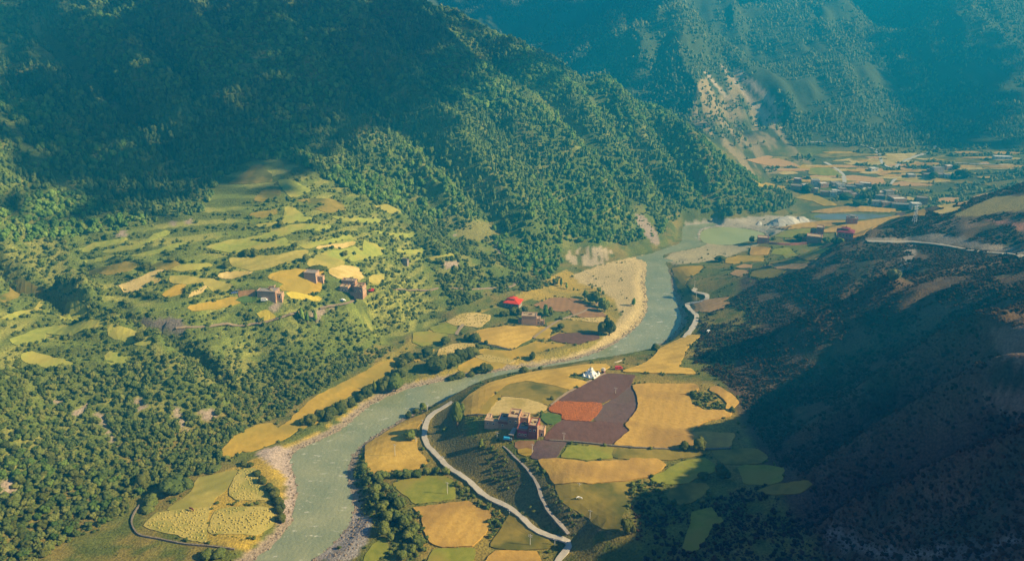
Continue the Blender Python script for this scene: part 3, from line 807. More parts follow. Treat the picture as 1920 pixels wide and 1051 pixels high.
# slope between the lane and the house terrace
lay(zone([(815,775),(850,760),(868,790),(880,815),(920,840),(960,850),(1000,870),(1060,940),(1150,995),(1080,1010),(1000,975),(900,905),(840,860),(805,820)]), (0.115, 0.102, 0.038), 0.35, 93, 8)
gcol = np.clip(gcol * (0.86 + 0.28 * fbm(XX / 5, YY / 5, 99, 3))[..., None], 0.004, 0.8)

# ---------------------------------------------------------------- the terrain sheet
gv = np.stack([XX, YY, ZZ], -1).reshape(-1, 3)
ii = (np.arange(NY - 1)[:, None] * NX + np.arange(NX - 1)[None, :]).ravel()
tris = np.stack([np.stack([ii, ii + 1, ii + NX + 1], -1), np.stack([ii, ii + NX + 1, ii + NX], -1)], 1).reshape(-1, 3)
me = bpy.data.meshes.new('terrain')
me.vertices.add(len(gv))
me.vertices.foreach_set('co', gv.astype(np.float32).ravel())
me.loops.add(len(tris) * 3)
me.loops.foreach_set('vertex_index', tris.astype(np.int32).ravel())
me.polygons.add(len(tris))
me.polygons.foreach_set('loop_start', np.arange(0, len(tris) * 3, 3, dtype=np.int32))
me.polygons.foreach_set('use_smooth', np.ones(len(tris), bool))
me.update(calc_edges=True)
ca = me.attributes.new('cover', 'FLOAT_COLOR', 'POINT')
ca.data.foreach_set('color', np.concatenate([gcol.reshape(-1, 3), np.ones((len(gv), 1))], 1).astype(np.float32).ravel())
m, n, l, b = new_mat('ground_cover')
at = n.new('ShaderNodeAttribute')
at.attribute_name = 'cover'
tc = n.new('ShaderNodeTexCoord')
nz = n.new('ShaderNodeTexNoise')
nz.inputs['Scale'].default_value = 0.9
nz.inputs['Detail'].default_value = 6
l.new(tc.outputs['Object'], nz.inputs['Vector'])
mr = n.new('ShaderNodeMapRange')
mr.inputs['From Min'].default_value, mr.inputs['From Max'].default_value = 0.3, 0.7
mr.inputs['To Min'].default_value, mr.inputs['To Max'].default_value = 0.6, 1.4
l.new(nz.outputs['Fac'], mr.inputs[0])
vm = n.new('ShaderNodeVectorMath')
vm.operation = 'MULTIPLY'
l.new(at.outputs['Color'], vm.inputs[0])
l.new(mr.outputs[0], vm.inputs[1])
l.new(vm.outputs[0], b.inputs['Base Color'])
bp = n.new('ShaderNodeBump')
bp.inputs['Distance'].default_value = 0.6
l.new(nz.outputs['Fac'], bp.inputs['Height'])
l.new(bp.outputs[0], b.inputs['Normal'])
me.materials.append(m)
ter = bpy.data.objects.new('terrain', me)
COL.objects.link(ter)
tag(ter, kind='structure')

# ---------------------------------------------------------------- water
m, n, l, b = new_mat('river_water')
tc = n.new('ShaderNodeTexCoord')
nz = n.new('ShaderNodeTexNoise')
nz.inputs['Scale'].default_value = 0.05
nz.inputs['Detail'].default_value = 4
l.new(tc.outputs['Object'], nz.inputs['Vector'])
cr = n.new('ShaderNodeValToRGB')
cr.color_ramp.elements[0].position, cr.color_ramp.elements[1].position = 0.35, 0.65
cr.color_ramp.elements[0].color = (0.185, 0.215, 0.128, 1)
cr.color_ramp.elements[1].color = (0.255, 0.268, 0.155, 1)
l.new(nz.outputs['Fac'], cr.inputs[0])
rip = n.new('ShaderNodeTexNoise')
rip.inputs['Scale'].default_value = 0.55
rip.inputs['Detail'].default_value = 5
l.new(tc.outputs['Object'], rip.inputs['Vector'])
fz = n.new('ShaderNodeTexNoise')                   # white water in scattered streaks
fz.inputs['Scale'].default_value = 0.30
fz.inputs['Detail'].default_value = 7
fz.inputs['Roughness'].default_value = 0.72
fmp = n.new('ShaderNodeMapping')
fmp.inputs['Rotation'].default_value = (0, 0, R(-48))
fmp.inputs['Scale'].default_value = (0.4, 1.25, 1)
l.new(tc.outputs['Object'], fmp.inputs[0])
l.new(fmp.outputs[0], fz.inputs['Vector'])
fr_ = n.new('ShaderNodeValToRGB')
fr_.color_ramp.elements[0].position, fr_.color_ramp.elements[1].position = 0.595, 0.665
l.new(fz.outputs['Fac'], fr_.inputs[0])
mx = n.new('ShaderNodeMix')
mx.data_type = 'RGBA'
l.new(fr_.outputs[0], mx.inputs[0])
l.new(cr.outputs[0], mx.inputs[6])
mx.inputs[7].default_value = (0.52, 0.51, 0.44, 1)
l.new(mx.outputs[2], b.inputs['Base Color'])
b.inputs['Roughness'].default_value = 0.14
b.inputs['Specular IOR Level'].default_value = 0.6
bp = n.new('ShaderNodeBump')
bp.inputs['Distance'].default_value = 0.35
l.new(rip.outputs['Fac'], bp.inputs['Height'])
l.new(bp.outputs[0], b.inputs['Normal'])
M_WATER = m

def fill(poly, step=None, jitter=0.0):
    """triangulate a closed outline with points inside"""
    poly = np.asarray(poly, float)
    pts = [Vector((p[0], p[1])) for p in poly]
    k = len(pts)
    if step:
        x0, y0 = poly.min(0)
        x1, y1 = poly.max(0)
        gx, gy = np.meshgrid(np.arange(x0, x1, step), np.arange(y0, y1, step))
        gx, gy = gx.ravel(), gy.ravel()
        ok = inside(gx, gy, poly)
        ok &= dist_line(gx, gy, poly, True, step) > step * 0.45
        pts += [Vector((a, c)) for a, c in zip(gx[ok], gy[ok])]
    r = delaunay_2d_cdt(pts, [(i, (i + 1) % k) for i in range(k)], [], 1, 1e-4)
    return np.array([(p.x, p.y) for p in r[0]]), [tuple(f) for f in r[2]], r[1]

def flat_water(name, poly, z, mat):
    v, f, _ = fill(poly, 12)
    o = mesh_object(name, [(a, c, z) for a, c in v], f, mat)
    return tag(o, kind='structure')
flat_water('river', RIVER, WATER_Z, M_WATER)
flat_water('pool', POOL, WATER_Z + 0.02, surf('still_green_water', (0.24, 0.28, 0.13), (0.29, 0.32, 0.15), 0.04, 3, rough=0.3))
flat_water('lake', LAKE, 4.4, surf('lake_water', (0.10, 0.13, 0.15), (0.14, 0.16, 0.17), 0.05, rough=0.15, coord='Object'))

# ---------------------------------------------------------------- air
def build_haze():
    m = bpy.data.materials.new('haze')
    m.use_nodes = True
    n, l = m.node_tree.nodes, m.node_tree.links
    n.remove(n['Principled BSDF'])
    v = n.new('ShaderNodeVolumePrincipled')
    v.inputs['Color'].default_value = (*HAZE_COLOR, 1)
    v.inputs['Absorption Color'].default_value = (0, 0, 0, 1)
    v.inputs['Density'].default_value = HAZE_DENSITY
    v.inputs['Anisotropy'].default_value = 0.1
    l.new(v.outputs[0], n['Material Output'].inputs['Volume'])
    mb = MB().box(-1060, -160, -3.5, 1360, 2460, CEIL + 8)
    tag(mb.build('haze', m), kind='stuff')
build_haze()
# ---------------------------------------------------------------- fields: crops and turned soil as low slabs that follow the land
FM = {
 'wheat': surf('ripe_wheat', (0.376, 0.224, 0.048), (0.464, 0.296, 0.072), 0.5, 6, bump=0.25, c3=(0.295, 0.180, 0.049), scale3=0.035, rows=(6.4, 20, 0.064)),
 'ripe': surf('bright_ripe_barley', (0.43, 0.275, 0.05), (0.53, 0.35, 0.075), 0.5, 6, bump=0.25, c3=(0.36, 0.235, 0.045), scale3=0.04, rows=(6.8, 62, 0.064)),
 'strip': surf('yellow_green_pasture', (0.190, 0.218, 0.042), (0.265, 0.275, 0.056), 0.3, 6, bump=0.2, c3=(0.285, 0.255, 0.055), scale3=0.04, rows=(8.0, 25, 0.05)),
 'sheaf': surf('sheaf_stubble', (0.30, 0.25, 0.065), (0.40, 0.325, 0.095), 0.9, 6, bump=0.3, c3=(0.24, 0.225, 0.055), scale3=0.09),
 'straw': surf('pale_straw', (0.4, 0.296, 0.104), (0.496, 0.376, 0.152), 0.6, 6, bump=0.25, c3=(0.344, 0.262, 0.074), scale3=0.06, rows=(5.2, 75, 0.056)),
 'gold': surf('gold_meadow', (0.336, 0.22, 0.0288), (0.416, 0.276, 0.044), 0.3, 6, bump=0.2, c3=(0.271, 0.201, 0.033), scale3=0.04, rows=(10.0, 35, 0.048)),
 'olive': surf('olive_grass', (0.184, 0.1472, 0.0276), (0.2484, 0.1886, 0.03864), 0.25, 6, bump=0.2, c3=(0.090, 0.094, 0.020), scale3=0.05, rows=(12.0, 60, 0.040)),
 'green': surf('green_pasture', (0.1472, 0.1702, 0.02208), (0.23, 0.23, 0.03496), 0.25, 6, bump=0.2, c3=(0.238, 0.201, 0.037), scale3=0.045, rows=(12.0, 15, 0.040)),
 'lush': surf('lush_green_crop', (0.055, 0.105, 0.026), (0.085, 0.135, 0.032), 0.4, 5, bump=0.2),
 'soil': surf('ploughed_soil', (0.0972, 0.0504, 0.0396), (0.1332, 0.07056, 0.054), 0.35, 6, bump=0.25, stretch=(1, 0.6, 1), c3=(0.123, 0.067, 0.057), scale3=0.04),
 'mauve': surf('mauve_soil', (0.098, 0.062, 0.058), (0.138, 0.086, 0.078), 0.4, 6, bump=0.25, c3=(0.115, 0.080, 0.066), scale3=0.05),
 'brown': surf('brown_soil', (0.216, 0.116, 0.052), (0.264, 0.152, 0.072), 0.35, 6, bump=0.25, stretch=(0.3, 1, 1), rows=(5.2, 10, 0.080)),
 'rust': surf('rust_red_crop', (0.20, 0.062, 0.018), (0.40, 0.125, 0.03), 1.3, 6, bump=0.35, lo=0.4, hi=0.6),
 'peach': surf('peach_stubble', (0.376, 0.216, 0.088), (0.448, 0.272, 0.12), 0.4, 5, bump=0.2, rows=(6.0, 80, 0.060)),
 'hay': surf('mown_hay', (0.272, 0.228, 0.052), (0.344, 0.288, 0.072), 0.3, 6, bump=0.2, c3=(0.221, 0.205, 0.045), scale3=0.05, rows=(6.8, 50, 0.064)),
 'canola': surf('yellow_crop', (0.384, 0.296, 0.036), (0.464, 0.368, 0.056), 0.5, 5, bump=0.3),
}
NAME = {'mauve': 'ploughed_field', 'strip': 'pasture_field', 'sheaf': 'straw_field', 'ripe': 'barley_field', 'wheat': 'wheat_field', 'straw': 'straw_field', 'gold': 'golden_meadow_field', 'olive': 'grass_field', 'green': 'pasture_field', 'lush': 'green_crop_field', 'soil': 'ploughed_field',
        'brown': 'ploughed_field', 'rust': 'buckwheat_field', 'peach': 'stubble_field', 'canola': 'canola_field', 'hay': 'hay_field'}
FIELD_H = {'mauve': 0.3, 'strip': 0.4, 'sheaf': 0.4, 'ripe': 0.7, 'wheat': 0.75, 'straw': 0.45, 'gold': 0.45, 'olive': 0.4, 'green': 0.4, 'lush': 0.6, 'soil': 0.35, 'brown': 0.35, 'rust': 0.6, 'peach': 0.4, 'canola': 0.7, 'hay': 0.4}

def field(kind, D, k):
    try:
        v, f, _ = fill(D, 4.0)
    except Exception:
        return None
    if not f: return None
    h = FIELD_H[kind] + 0.12 * ((k * 7) % 5 - 2) / 2
    z = ground(v[:, 0], v[:, 1])
    vert = [(a, c, zz + h) for (a, c), zz in zip(v, z)]
    # skirt down into the land along boundary edges
    cnt = {}
    for t in f:
        for i in range(len(t)):
            e = (t[i], t[(i + 1) % len(t)])
            cnt[e] = 1
    edge = [e for e in cnt if (e[1], e[0]) not in cnt]
    n0 = len(vert)
    ring = {}
    faces = list(f)
    for a, b_ in edge:
        for q in (a, b_):
            if q not in ring:
                ring[q] = len(vert)
                vert.append((v[q][0], v[q][1], z[q] - 0.8))
        faces.append((a, ring[a], ring[b_], b_))
    o = mesh_object(NAME[kind], vert, faces, FM[kind])
    tag(o, kind='structure')
    return o

for k, ((k_, _), D_) in enumerate(zip(FIELDS, FIELD_OUT)):
    field(k_, D_, k)

# ---------------------------------------------------------------- lanes and footpaths
def ribbon(name, line, width, mat, lift=0.25, step=3.0, pixel=True, uneven=0.55, kind='structure', skirt=0.8):
    L = np.array(line, float)
    if pixel:
        dense = spline(L, 6.0)
        L = pix(dense[:, 0], dense[:, 1])[:, :2]
    L = spline(L, step)
    w = np.interp(np.linspace(0, 1, len(L)), np.linspace(0, 1, len(np.atleast_1d(width))), np.atleast_1d(width)) if np.ndim(width) else np.full(len(L), float(width))
    T = np.gradient(L, axis=0)
    N = np.stack([-T[:, 1], T[:, 0]], -1) / np.maximum(np.linalg.norm(T, axis=1), 1e-6)[:, None]
    wl = w * (0.5 + uneven * (fbm(L[:, 0] / 4, L[:, 1] / 4, 201, 3) - 0.5))
    wr = w * (0.5 + uneven * (fbm(L[:, 0] / 4 + 50, L[:, 1] / 4, 203, 3) - 0.5))
    A, B = L + N * wl[:, None], L - N * wr[:, None]
    gz = np.maximum(np.maximum(ground(A[:, 0], A[:, 1]), ground(B[:, 0], B[:, 1])), ground(L[:, 0], L[:, 1])) + lift
    gz = np.convolve(np.pad(gz, 2, mode='edge'), np.ones(5) / 5, 'valid')
    gz = np.maximum(gz, np.maximum(ground(A[:, 0], A[:, 1]), ground(B[:, 0], B[:, 1])) + lift * 0.6)
    vs_, fs_ = [], []
    for i in range(len(L)):
        vs_ += [(*A[i], gz[i] - skirt), (*A[i], gz[i]), (*B[i], gz[i]), (*B[i], gz[i] - skirt)]
        if i:
            q = (i - 1) * 4
            for j in range(3):
                fs_.append((q + j, q + j + 4, q + j + 5, q + j + 1))
    o = mesh_object(name, vs_, fs_, mat)
    return tag(o, kind=kind), L

M_ROAD = surf('pale_concrete', (0.33, 0.30, 0.265), (0.42, 0.385, 0.34), 0.5, 5, rough=0.85)
M_DIRT = surf('packed_dirt', (0.2376, 0.18, 0.1224), (0.3024, 0.2304, 0.1584), 0.8, 5)
LANE = [(848,754),(832,764),(815,774),(803,786),(797,803),(796,822),(806,839),(822,856),(835,871),(853,884),(875,898),(897,920),(920,936),(950,950),(972,966),(992,984),(1015,999),(1040,1008),(1060,1014),(1068,1019),(1062,1030),(1050,1045),(1042,1062)]
lane, LANE_W = ribbon('road', LANE, 3.2, M_ROAD, 0.3)
track, TRACK_W = ribbon('footpath', [(944,836),(952,843),(962,854),(975,866),(992,884),(1007,908),(1016,935),(1028,960),(1044,978),(1056,990),(1066,1005)], [0.6, 1.2, 1.6, 1.7, 1.8, 1.9], surf('track_gravel', (0.19, 0.17, 0.16), (0.27, 0.25, 0.24), 0.8), 0.25)
ribbon('road', [(1304,541),(1299,546),(1308,549),(1321,552),(1327,557),(1321,563),(1304,567),(1291,572),(1289,578),(1296,584),(1305,590),(1305,600),(1300,612),(1290,626),(1283,634)], 4.0, M_ROAD, 0.3)
_p = spline(np.array([(1625,453),(1660,454),(1700,455),(1740,457),(1780,462),(1820,470),(1870,475),(1925,481)], float), 10)
ribbon('road', _p, 4.0, surf('graded_road', (0.2448, 0.2232, 0.1944), (0.3024, 0.2736, 0.2376), 0.6), 0.35)
ribbon('footpath', [(1128,565),(1095,584),(1080,590),(1050,600),(1030,612),(1016,622),(1000,634)], 1.8, M_DIRT, 0.55)
ribbon('footpath', [(740,543),(770,546),(800,545),(822,540)], 1.8, M_DIRT, 0.2)
ribbon('footpath', [(845,540),(880,542),(925,540),(955,538),(968,530),(975,520)], 2.0, M_DIRT, 0.2)
ribbon('footpath', [(330,617),(370,613),(420,612),(480,609),(520,600),(545,592),(560,585)], 2.0, M_DIRT, 0.2)
ribbon('footpath', [(855,628),(862,616),(868,608)], 2.2, M_DIRT, 0.55)
ribbon('footpath', [(600,580),(640,572),(665,565)], 2.0, M_DIRT, 0.2)
ribbon('footpath', [(1033,760),(1055,742),(1085,725),(1110,712),(1135,700)], 1.5, M_DIRT, 0.5)
# far roads
M_FAR = surf('far_road', (0.36, 0.3456, 0.3168), (0.432, 0.4104, 0.3744), 0.2)
ribbon('road', [(1640,280),(1651,294),(1653,304),(1662,312),(1680,317)], 4, M_FAR, 0.5)
ribbon('road', [(1680,316),(1684,309),(1700,300),(1720,292),(1744,285),(1754,274)], 4, M_FAR, 0.5)
ribbon('road', [(1545,304),(1560,312),(1575,322),(1582,331),(1583,343)], 4.5, M_FAR, 0.5)
ribbon('road', [(1670,346),(1674,340),(1680,335)], 3, M_FAR, 0.5)
ribbon('road', [(1500,268),(1560,266),(1600,270),(1625,275),(1640,281)], 3, M_FAR, 0.5)
ribbon('road', [(1600,369),(1612,360),(1622,352)], 3, M_FAR, 0.5)
ribbon('road', [(1780,306),(1840,308),(1890,310),(1930,312)], 3, M_FAR, 0.5)
# ---------------------------------------------------------------- unseen clouds, placed high on the right to shade slopes and near air
M_CLOUD, _n, _l, _b = new_mat('cloud_white')
_b.inputs['Base Color'].default_value = (0.85, 0.85, 0.86, 1)

def ico(sub):
    import bmesh
    bm = bmesh.new()
    bmesh.ops.create_icosphere(bm, subdivisions=sub, radius=1.0)
    v = np.array([x.co[:] for x in bm.verts])
    f = np.array([[q.index for q in p.verts] for p in bm.faces])
    bm.free()
    return v, f
ICO1, ICO2, ICO3 = ico(1), ico(2), ico(3)

def shade_cloud(shade_px, alt, seed, soft=120, thick=2.0):
    """unseen puffs placed so that their shadow falls on the part of the slopes outlined in the photo"""
    rg = np.random.default_rng(seed)
    P = np.array(shade_px if not isinstance(shade_px, np.ndarray) else [(900, 700), (950, 700), (900, 750)], float)
    C = np.vstack([P, P[:1]])
    D = np.vstack([a + (b_ - a) * np.linspace(0, 1, 8, endpoint=False)[:, None] for a, b_ in zip(C[:-1], C[1:])])
    G = pix(D[:, 0], D[:, 1])
    s = (alt - G[:, 2]) / SUN_DIR.z
    O = np.stack([G[:, 0] + SUN_DIR.x * s, G[:, 1] + SUN_DIR.y * s], -1) if not isinstance(shade_px, np.ndarray) else shade_px
    O = widen(O, soft * 0.45)
    x0, y0 = O.min(0); x1, y1 = O.max(0)
    # many small puffs, thinning out towards the rim: a broken cloud that lets a little sun through
    area = (x1 - x0) * (y1 - y0)
    n = int(thick * area / (math.pi * 9.0 ** 2))
    gx, gy = rg.uniform(x0, x1, n), rg.uniform(y0, y1, n)
    ok = inside(gx, gy, O)
    gx, gy = gx[ok], gy[ok]
    d = dist_line(gx, gy, O, True, 200)
    keep = rg.uniform(0, 1, len(d)) < smooth01(d, 0, soft) + 0.02
    gx, gy = gx[keep], gy[keep]
    if len(gx) == 0: return None
    v0, f0 = ICO1
    r = rg.uniform(6.0, 12.0, len(gx))
    c = np.stack([gx, gy, alt + rg.uniform(0, 45, len(gx))], -1)
    V = (v0[None] * np.stack([r, r, r * 0.8], -1)[:, None, :] + c[:, None, :]).reshape(-1, 3)
    Fc = [(f0[None] + (np.arange(len(gx)) * len(v0))[:, None, None]).reshape(-1, 3)]
    V = [V]
    o = mesh_object('shade_cloud', np.vstack(V), np.vstack(Fc), M_CLOUD, smooth=True)
    return tag(o, kind='structure')
shade_cloud([(2,4),(2,60),(50,110),(50,160),(2,200),(30,260),(90,340),(170,392),(300,388),(440,355),(540,338),(600,322),(650,306),(700,290),(770,262),(850,222),(905,190),(965,160),(1000,150),(1040,135),(1050,118),(960,90),(850,36),(782,4),(400,4)], 860, 3, 120, 2.9)

shade_cloud([(1668,4),(1705,100),(1725,190),(1765,262),(1915,285),(1915,95),(1860,60),(1795,4)], 880, 7, 50, 3.0)  # added out of view to darken the far right flank
shade_cloud([(800,4),(890,34),(1000,85),(1100,112),(1215,30),(1225,4)], 900, 9, 40, 3.2)  # added out of view to darken the farthest mountain
shade_cloud([(1130,115),(1255,135),(1285,200),(1315,252),(1260,210),(1190,165)], 870, 11, 25, 2.6)  # added out of view to shade the spur's lower left side
shade_cloud(np.array([(700,-420),(800,-45),(1000,0),(1170,5),(1300,40),(1600,40),(1560,-150),(1450,-420)], float), 870, 13, 90, 3.0)  # added out of view to keep sun off the haze near the camera

# ---------------------------------------------------------------- foliage
def leaf_mat(name, cols, rough=0.8):
    m, n, l, b = new_mat(name)
    oi = n.new('ShaderNodeObjectInfo')
    tc = n.new('ShaderNodeTexCoord')
    nz = n.new('ShaderNodeTexNoise')
    nz.inputs['Scale'].default_value = 2.2
    nz.inputs['Detail'].default_value = 3
    l.new(tc.outputs['Object'], nz.inputs['Vector'])
    mm = n.new('ShaderNodeMath')
    mm.operation = 'MULTIPLY_ADD'
    mm.inputs[1].default_value = 0.7
    l.new(nz.outputs['Fac'], mm.inputs[0])
    m2 = n.new('ShaderNodeMath')
    m2.operation = 'MULTIPLY_ADD'
    m2.inputs[1].default_value = 0.75
    m2.inputs[2].default_value = -0.2
    l.new(oi.outputs['Random'], m2.inputs[0])
    l.new(m2.outputs[0], mm.inputs[2])
    cr = n.new('ShaderNodeValToRGB')
    e = cr.color_ramp.elements
    e[0].color, e[1].color = (*cols[0], 1), (*cols[-1], 1)
    for i, c in enumerate(cols[1:-1]):
        k = e.new((i + 1) / (len(cols) - 1))
        k.color = (*c, 1)
    l.new(mm.outputs[0], cr.inputs[0])
    l.new(cr.outputs[0], b.inputs['Base Color'])
    b.inputs['Roughness'].default_value = rough
    tr = n.new('ShaderNodeBsdfTranslucent')
    l.new(cr.outputs[0], tr.inputs['Color'])
    ms = n.new('ShaderNodeMixShader')
    ms.inputs[0].default_value = 0.36
    l.new(b.outputs[0], ms.inputs[1])
    l.new(tr.outputs[0], ms.inputs[2])
    l.new(ms.outputs[0], n['Material Output'].inputs['Surface'])
    return m
L_CONI = leaf_mat('conifer_needles', [(0.056, 0.103, 0.038), (0.104, 0.167, 0.052), (0.160, 0.233, 0.065), (0.226, 0.283, 0.087)])
L_LIGHT = leaf_mat('light_leaves', [(0.094, 0.149, 0.033), (0.154, 0.220, 0.046), (0.220, 0.286, 0.061), (0.286, 0.319, 0.083)])
L_WOOD = leaf_mat('wood_leaves', [(0.070, 0.133, 0.031), (0.120, 0.220, 0.042), (0.187, 0.300, 0.058), (0.290, 0.388, 0.081)])
L_WOODDARK = leaf_mat('near_wood_leaves', [(0.048, 0.090, 0.021), (0.082, 0.150, 0.029), (0.127, 0.204, 0.039), (0.197, 0.264, 0.055)])
L_BUSH = leaf_mat('bush_leaves', [(0.055, 0.089, 0.024), (0.093, 0.138, 0.034), (0.157, 0.194, 0.045), (0.258, 0.258, 0.066)])
L_DRY = leaf_mat('scrub_leaves', [(0.029, 0.025, 0.011), (0.046, 0.034, 0.014), (0.071, 0.043, 0.018), (0.115, 0.059, 0.028)])
L_FAR = leaf_mat('far_leaves', [(0.080, 0.126, 0.045), (0.149, 0.194, 0.069), (0.273, 0.296, 0.114), (0.386, 0.364, 0.149)])
L_POP = leaf_mat('bright_leaves', [(0.103, 0.145, 0.028), (0.166, 0.207, 0.039), (0.235, 0.262, 0.048)])
L_DEEP = leaf_mat('valley_leaves', [(0.054, 0.078, 0.018), (0.093, 0.116, 0.025), (0.155, 0.163, 0.034)])
M_BARK = surf('bark', (0.10, 0.07, 0.045), (0.16, 0.12, 0.08), 2.0)

def crown_mesh(name, mat, seed, lobes, leaves, size=(1, 1, 1), base=ICO2, leaf=0.16, tip=0.0):
    """a crown: overlapping uneven lobes and a loose shell of leaf-sized faces; unit size, standing on z=0"""
    rg = np.random.default_rng(seed)
    v0, f0 = base
    V, Fc, k = [], [], 0
    cents = []
    for i in range(lobes):
        if i == 0:
            c, r = np.array([0, 0, 0.5]), 0.40
        else:
            a = 2 * math.pi * (i / max(1, lobes - 1)) + rg.uniform(-0.5, 0.5)
            h = rg.uniform(0.22, 0.78)
            q = (0.34 - 0.22 * tip * h) * rg.uniform(0.6, 1.05)
            c, r = np.array([q * math.cos(a), q * math.sin(a), h]), rg.uniform(0.17, 0.27) * (1 - 0.45 * tip * h)
        n = 1 + 0.5 * (fbm(v0[:, 0] * 1.7 + seed + i * 3, v0[:, 1] * 1.7 + v0[:, 2] * 1.3, seed + i, 3) - 0.5)
        p = v0 * n[:, None] * r + c
        if tip:
            p[:, 2] = p[:, 2]
            g = 1 - tip * np.clip(p[:, 2], 0, 1)
            p[:, :2] *= g[:, None]
        V.append(p); Fc += [tuple(q + k) for q in f0]
        k += len(v0)
        cents.append((c, r))
    for i in range(leaves):
        c, r = cents[rg.integers(0, lobes)]
        d = rg.normal(size=3); d /= np.linalg.norm(d)
        if d[2] < -0.3: d[2] *= -1
        p = c + d * r * rg.uniform(0.92, 1.22)
        if tip: p[:2] *= 1 - tip * np.clip(p[2], 0, 1)
        t = np.cross(d, rg.normal(size=3)); t /= np.linalg.norm(t)
        b_ = np.cross(d, t) + d * rg.uniform(-0.7, 0.7)
        s = leaf * rg.uniform(0.6, 1.3)
        V.append(np.array([p - t * s * 0.5, p + b_ * s * 0.45, p + t * s * 0.5, p - b_ * s * 0.45]))
        Fc.append((k, k + 1, k + 2, k + 3))
        k += 4
    V = np.vstack(V)
    V[:, 2] -= V[:, 2].min()
    V[:, 2] /= V[:, 2].max()
    V = V * np.array(size)
    me = bpy.data.meshes.new(name)
    me.from_pydata(V.tolist(), [], [tuple(map(int, f)) for f in Fc])
    me.materials.append(mat)
    me.update()
    return me

def protos(tagname, mat, specs):
    out = []
    for i, sp in enumerate(specs):
        me = crown_mesh(tagname, mat, 100 + i * 7 + len(tagname), **sp)
        out.append(bpy.data.objects.new(tagname + '_form', me))     # never linked: only a source of shape
    return out

def scatter_object(name, pts, scl, rotz, kindi, sources, tilt=None):
    me = bpy.data.meshes.new(name)
    n = len(pts)
    me.vertices.add(n)
    me.vertices.foreach_set('co', np.asarray(pts, np.float32).ravel())
    a = me.attributes.new('grow', 'FLOAT_VECTOR', 'POINT')
    a.data.foreach_set('vector', np.asarray(scl, np.float32).ravel())
    rv = np.zeros((n, 3), np.float32)
    rv[:, 2] = rotz
    if tilt is not None: rv[:, :2] = tilt
    a = me.attributes.new('turn', 'FLOAT_VECTOR', 'POINT')
    a.data.foreach_set('vector', rv.ravel())
    a = me.attributes.new('form', 'INT', 'POINT')
    a.data.foreach_set('value', np.asarray(kindi, np.int32))
    me.update()
    o = bpy.data.objects.new(name, me)
    COL.objects.link(o)
    g = bpy.data.node_groups.new(name + '_growth', 'GeometryNodeTree')
    g.interface.new_socket('Geometry', in_out='INPUT', socket_type='NodeSocketGeometry')
    g.interface.new_socket('Geometry', in_out='OUTPUT', socket_type='NodeSocketGeometry')
    N, Lk = g.nodes, g.links
    gi, go = N.new('NodeGroupInput'), N.new('NodeGroupOutput')
    jn = N.new('GeometryNodeJoinGeometry')
    for s in sources:
        oi = N.new('GeometryNodeObjectInfo')
        oi.inputs['Object'].default_value = s
        gt = N.new('GeometryNodeGeometryToInstance')
        Lk.new(oi.outputs['Geometry'], gt.inputs[0])
        Lk.new(gt.outputs[0], jn.inputs[0])
    ip = N.new('GeometryNodeInstanceOnPoints')
    ip.inputs['Pick Instance'].default_value = True
    def named(nm, ty):
        q = N.new('GeometryNodeInputNamedAttribute')
        q.data_type = ty
        q.inputs[0].default_value = nm
        return q.outputs[0]
    Lk.new(gi.outputs[0], ip.inputs['Points'])
    Lk.new(jn.outputs[0], ip.inputs['Instance'])
    Lk.new(named('form', 'INT'), ip.inputs['Instance Index'])
    er = N.new('FunctionNodeEulerToRotation')
    Lk.new(named('turn', 'FLOAT_VECTOR'), er.inputs[0])
    Lk.new(er.outputs[0], ip.inputs['Rotation'])
    Lk.new(named('grow', 'FLOAT_VECTOR'), ip.inputs['Scale'])
    Lk.new(ip.outputs[0], go.inputs[0])
    md = o.modifiers.new('growth', 'NODES')
    md.node_group = g
    me.materials.append(sources[0].data.materials[0])
    return tag(o, kind='stuff')

# ---- what already stands on the land
BLOCK = []                                          # (x, y, radius) kept free for buildings and yards
def occupied(x, y, margin=1.5):
    occ = np.zeros(x.shape, bool)
    for D in FIELD_OUT:
        occ |= inside(x, y, D)
    for Ln, w in ((LANE_W, 3.2), (TRACK_W, 2.0)):
        occ |= dist_line(x, y, Ln, False, 10) < w + margin * 0.5
    occ |= bil(dr, x, y) < 2.5
    occ |= bil(dl, x, y) < 1.0
    for bx, by, r in BLOCK:
        occ |= (x - bx) ** 2 + (y - by) ** 2 < r * r
    return occ

def candidates(x0, x1, y0, y1, step, seed):
    rg = np.random.default_rng(seed)
    gx, gy = np.meshgrid(np.arange(x0, x1, step), np.arange(y0, y1, step))
    gx = gx.ravel() + rg.uniform(-0.48, 0.48, gx.size) * step
    gy = gy.ravel() + rg.uniform(-0.48, 0.48, gy.size) * step
    gz = ground(gx, gy)
    u, v, d = project(np.stack([gx, gy, gz], -1))
    ok = (d > 100) & (u > -90) & (u < 2010) & (v > -60) & (v < 1120)
    return gx[ok], gy[ok], gz[ok], u[ok], v[ok], d[ok], rg
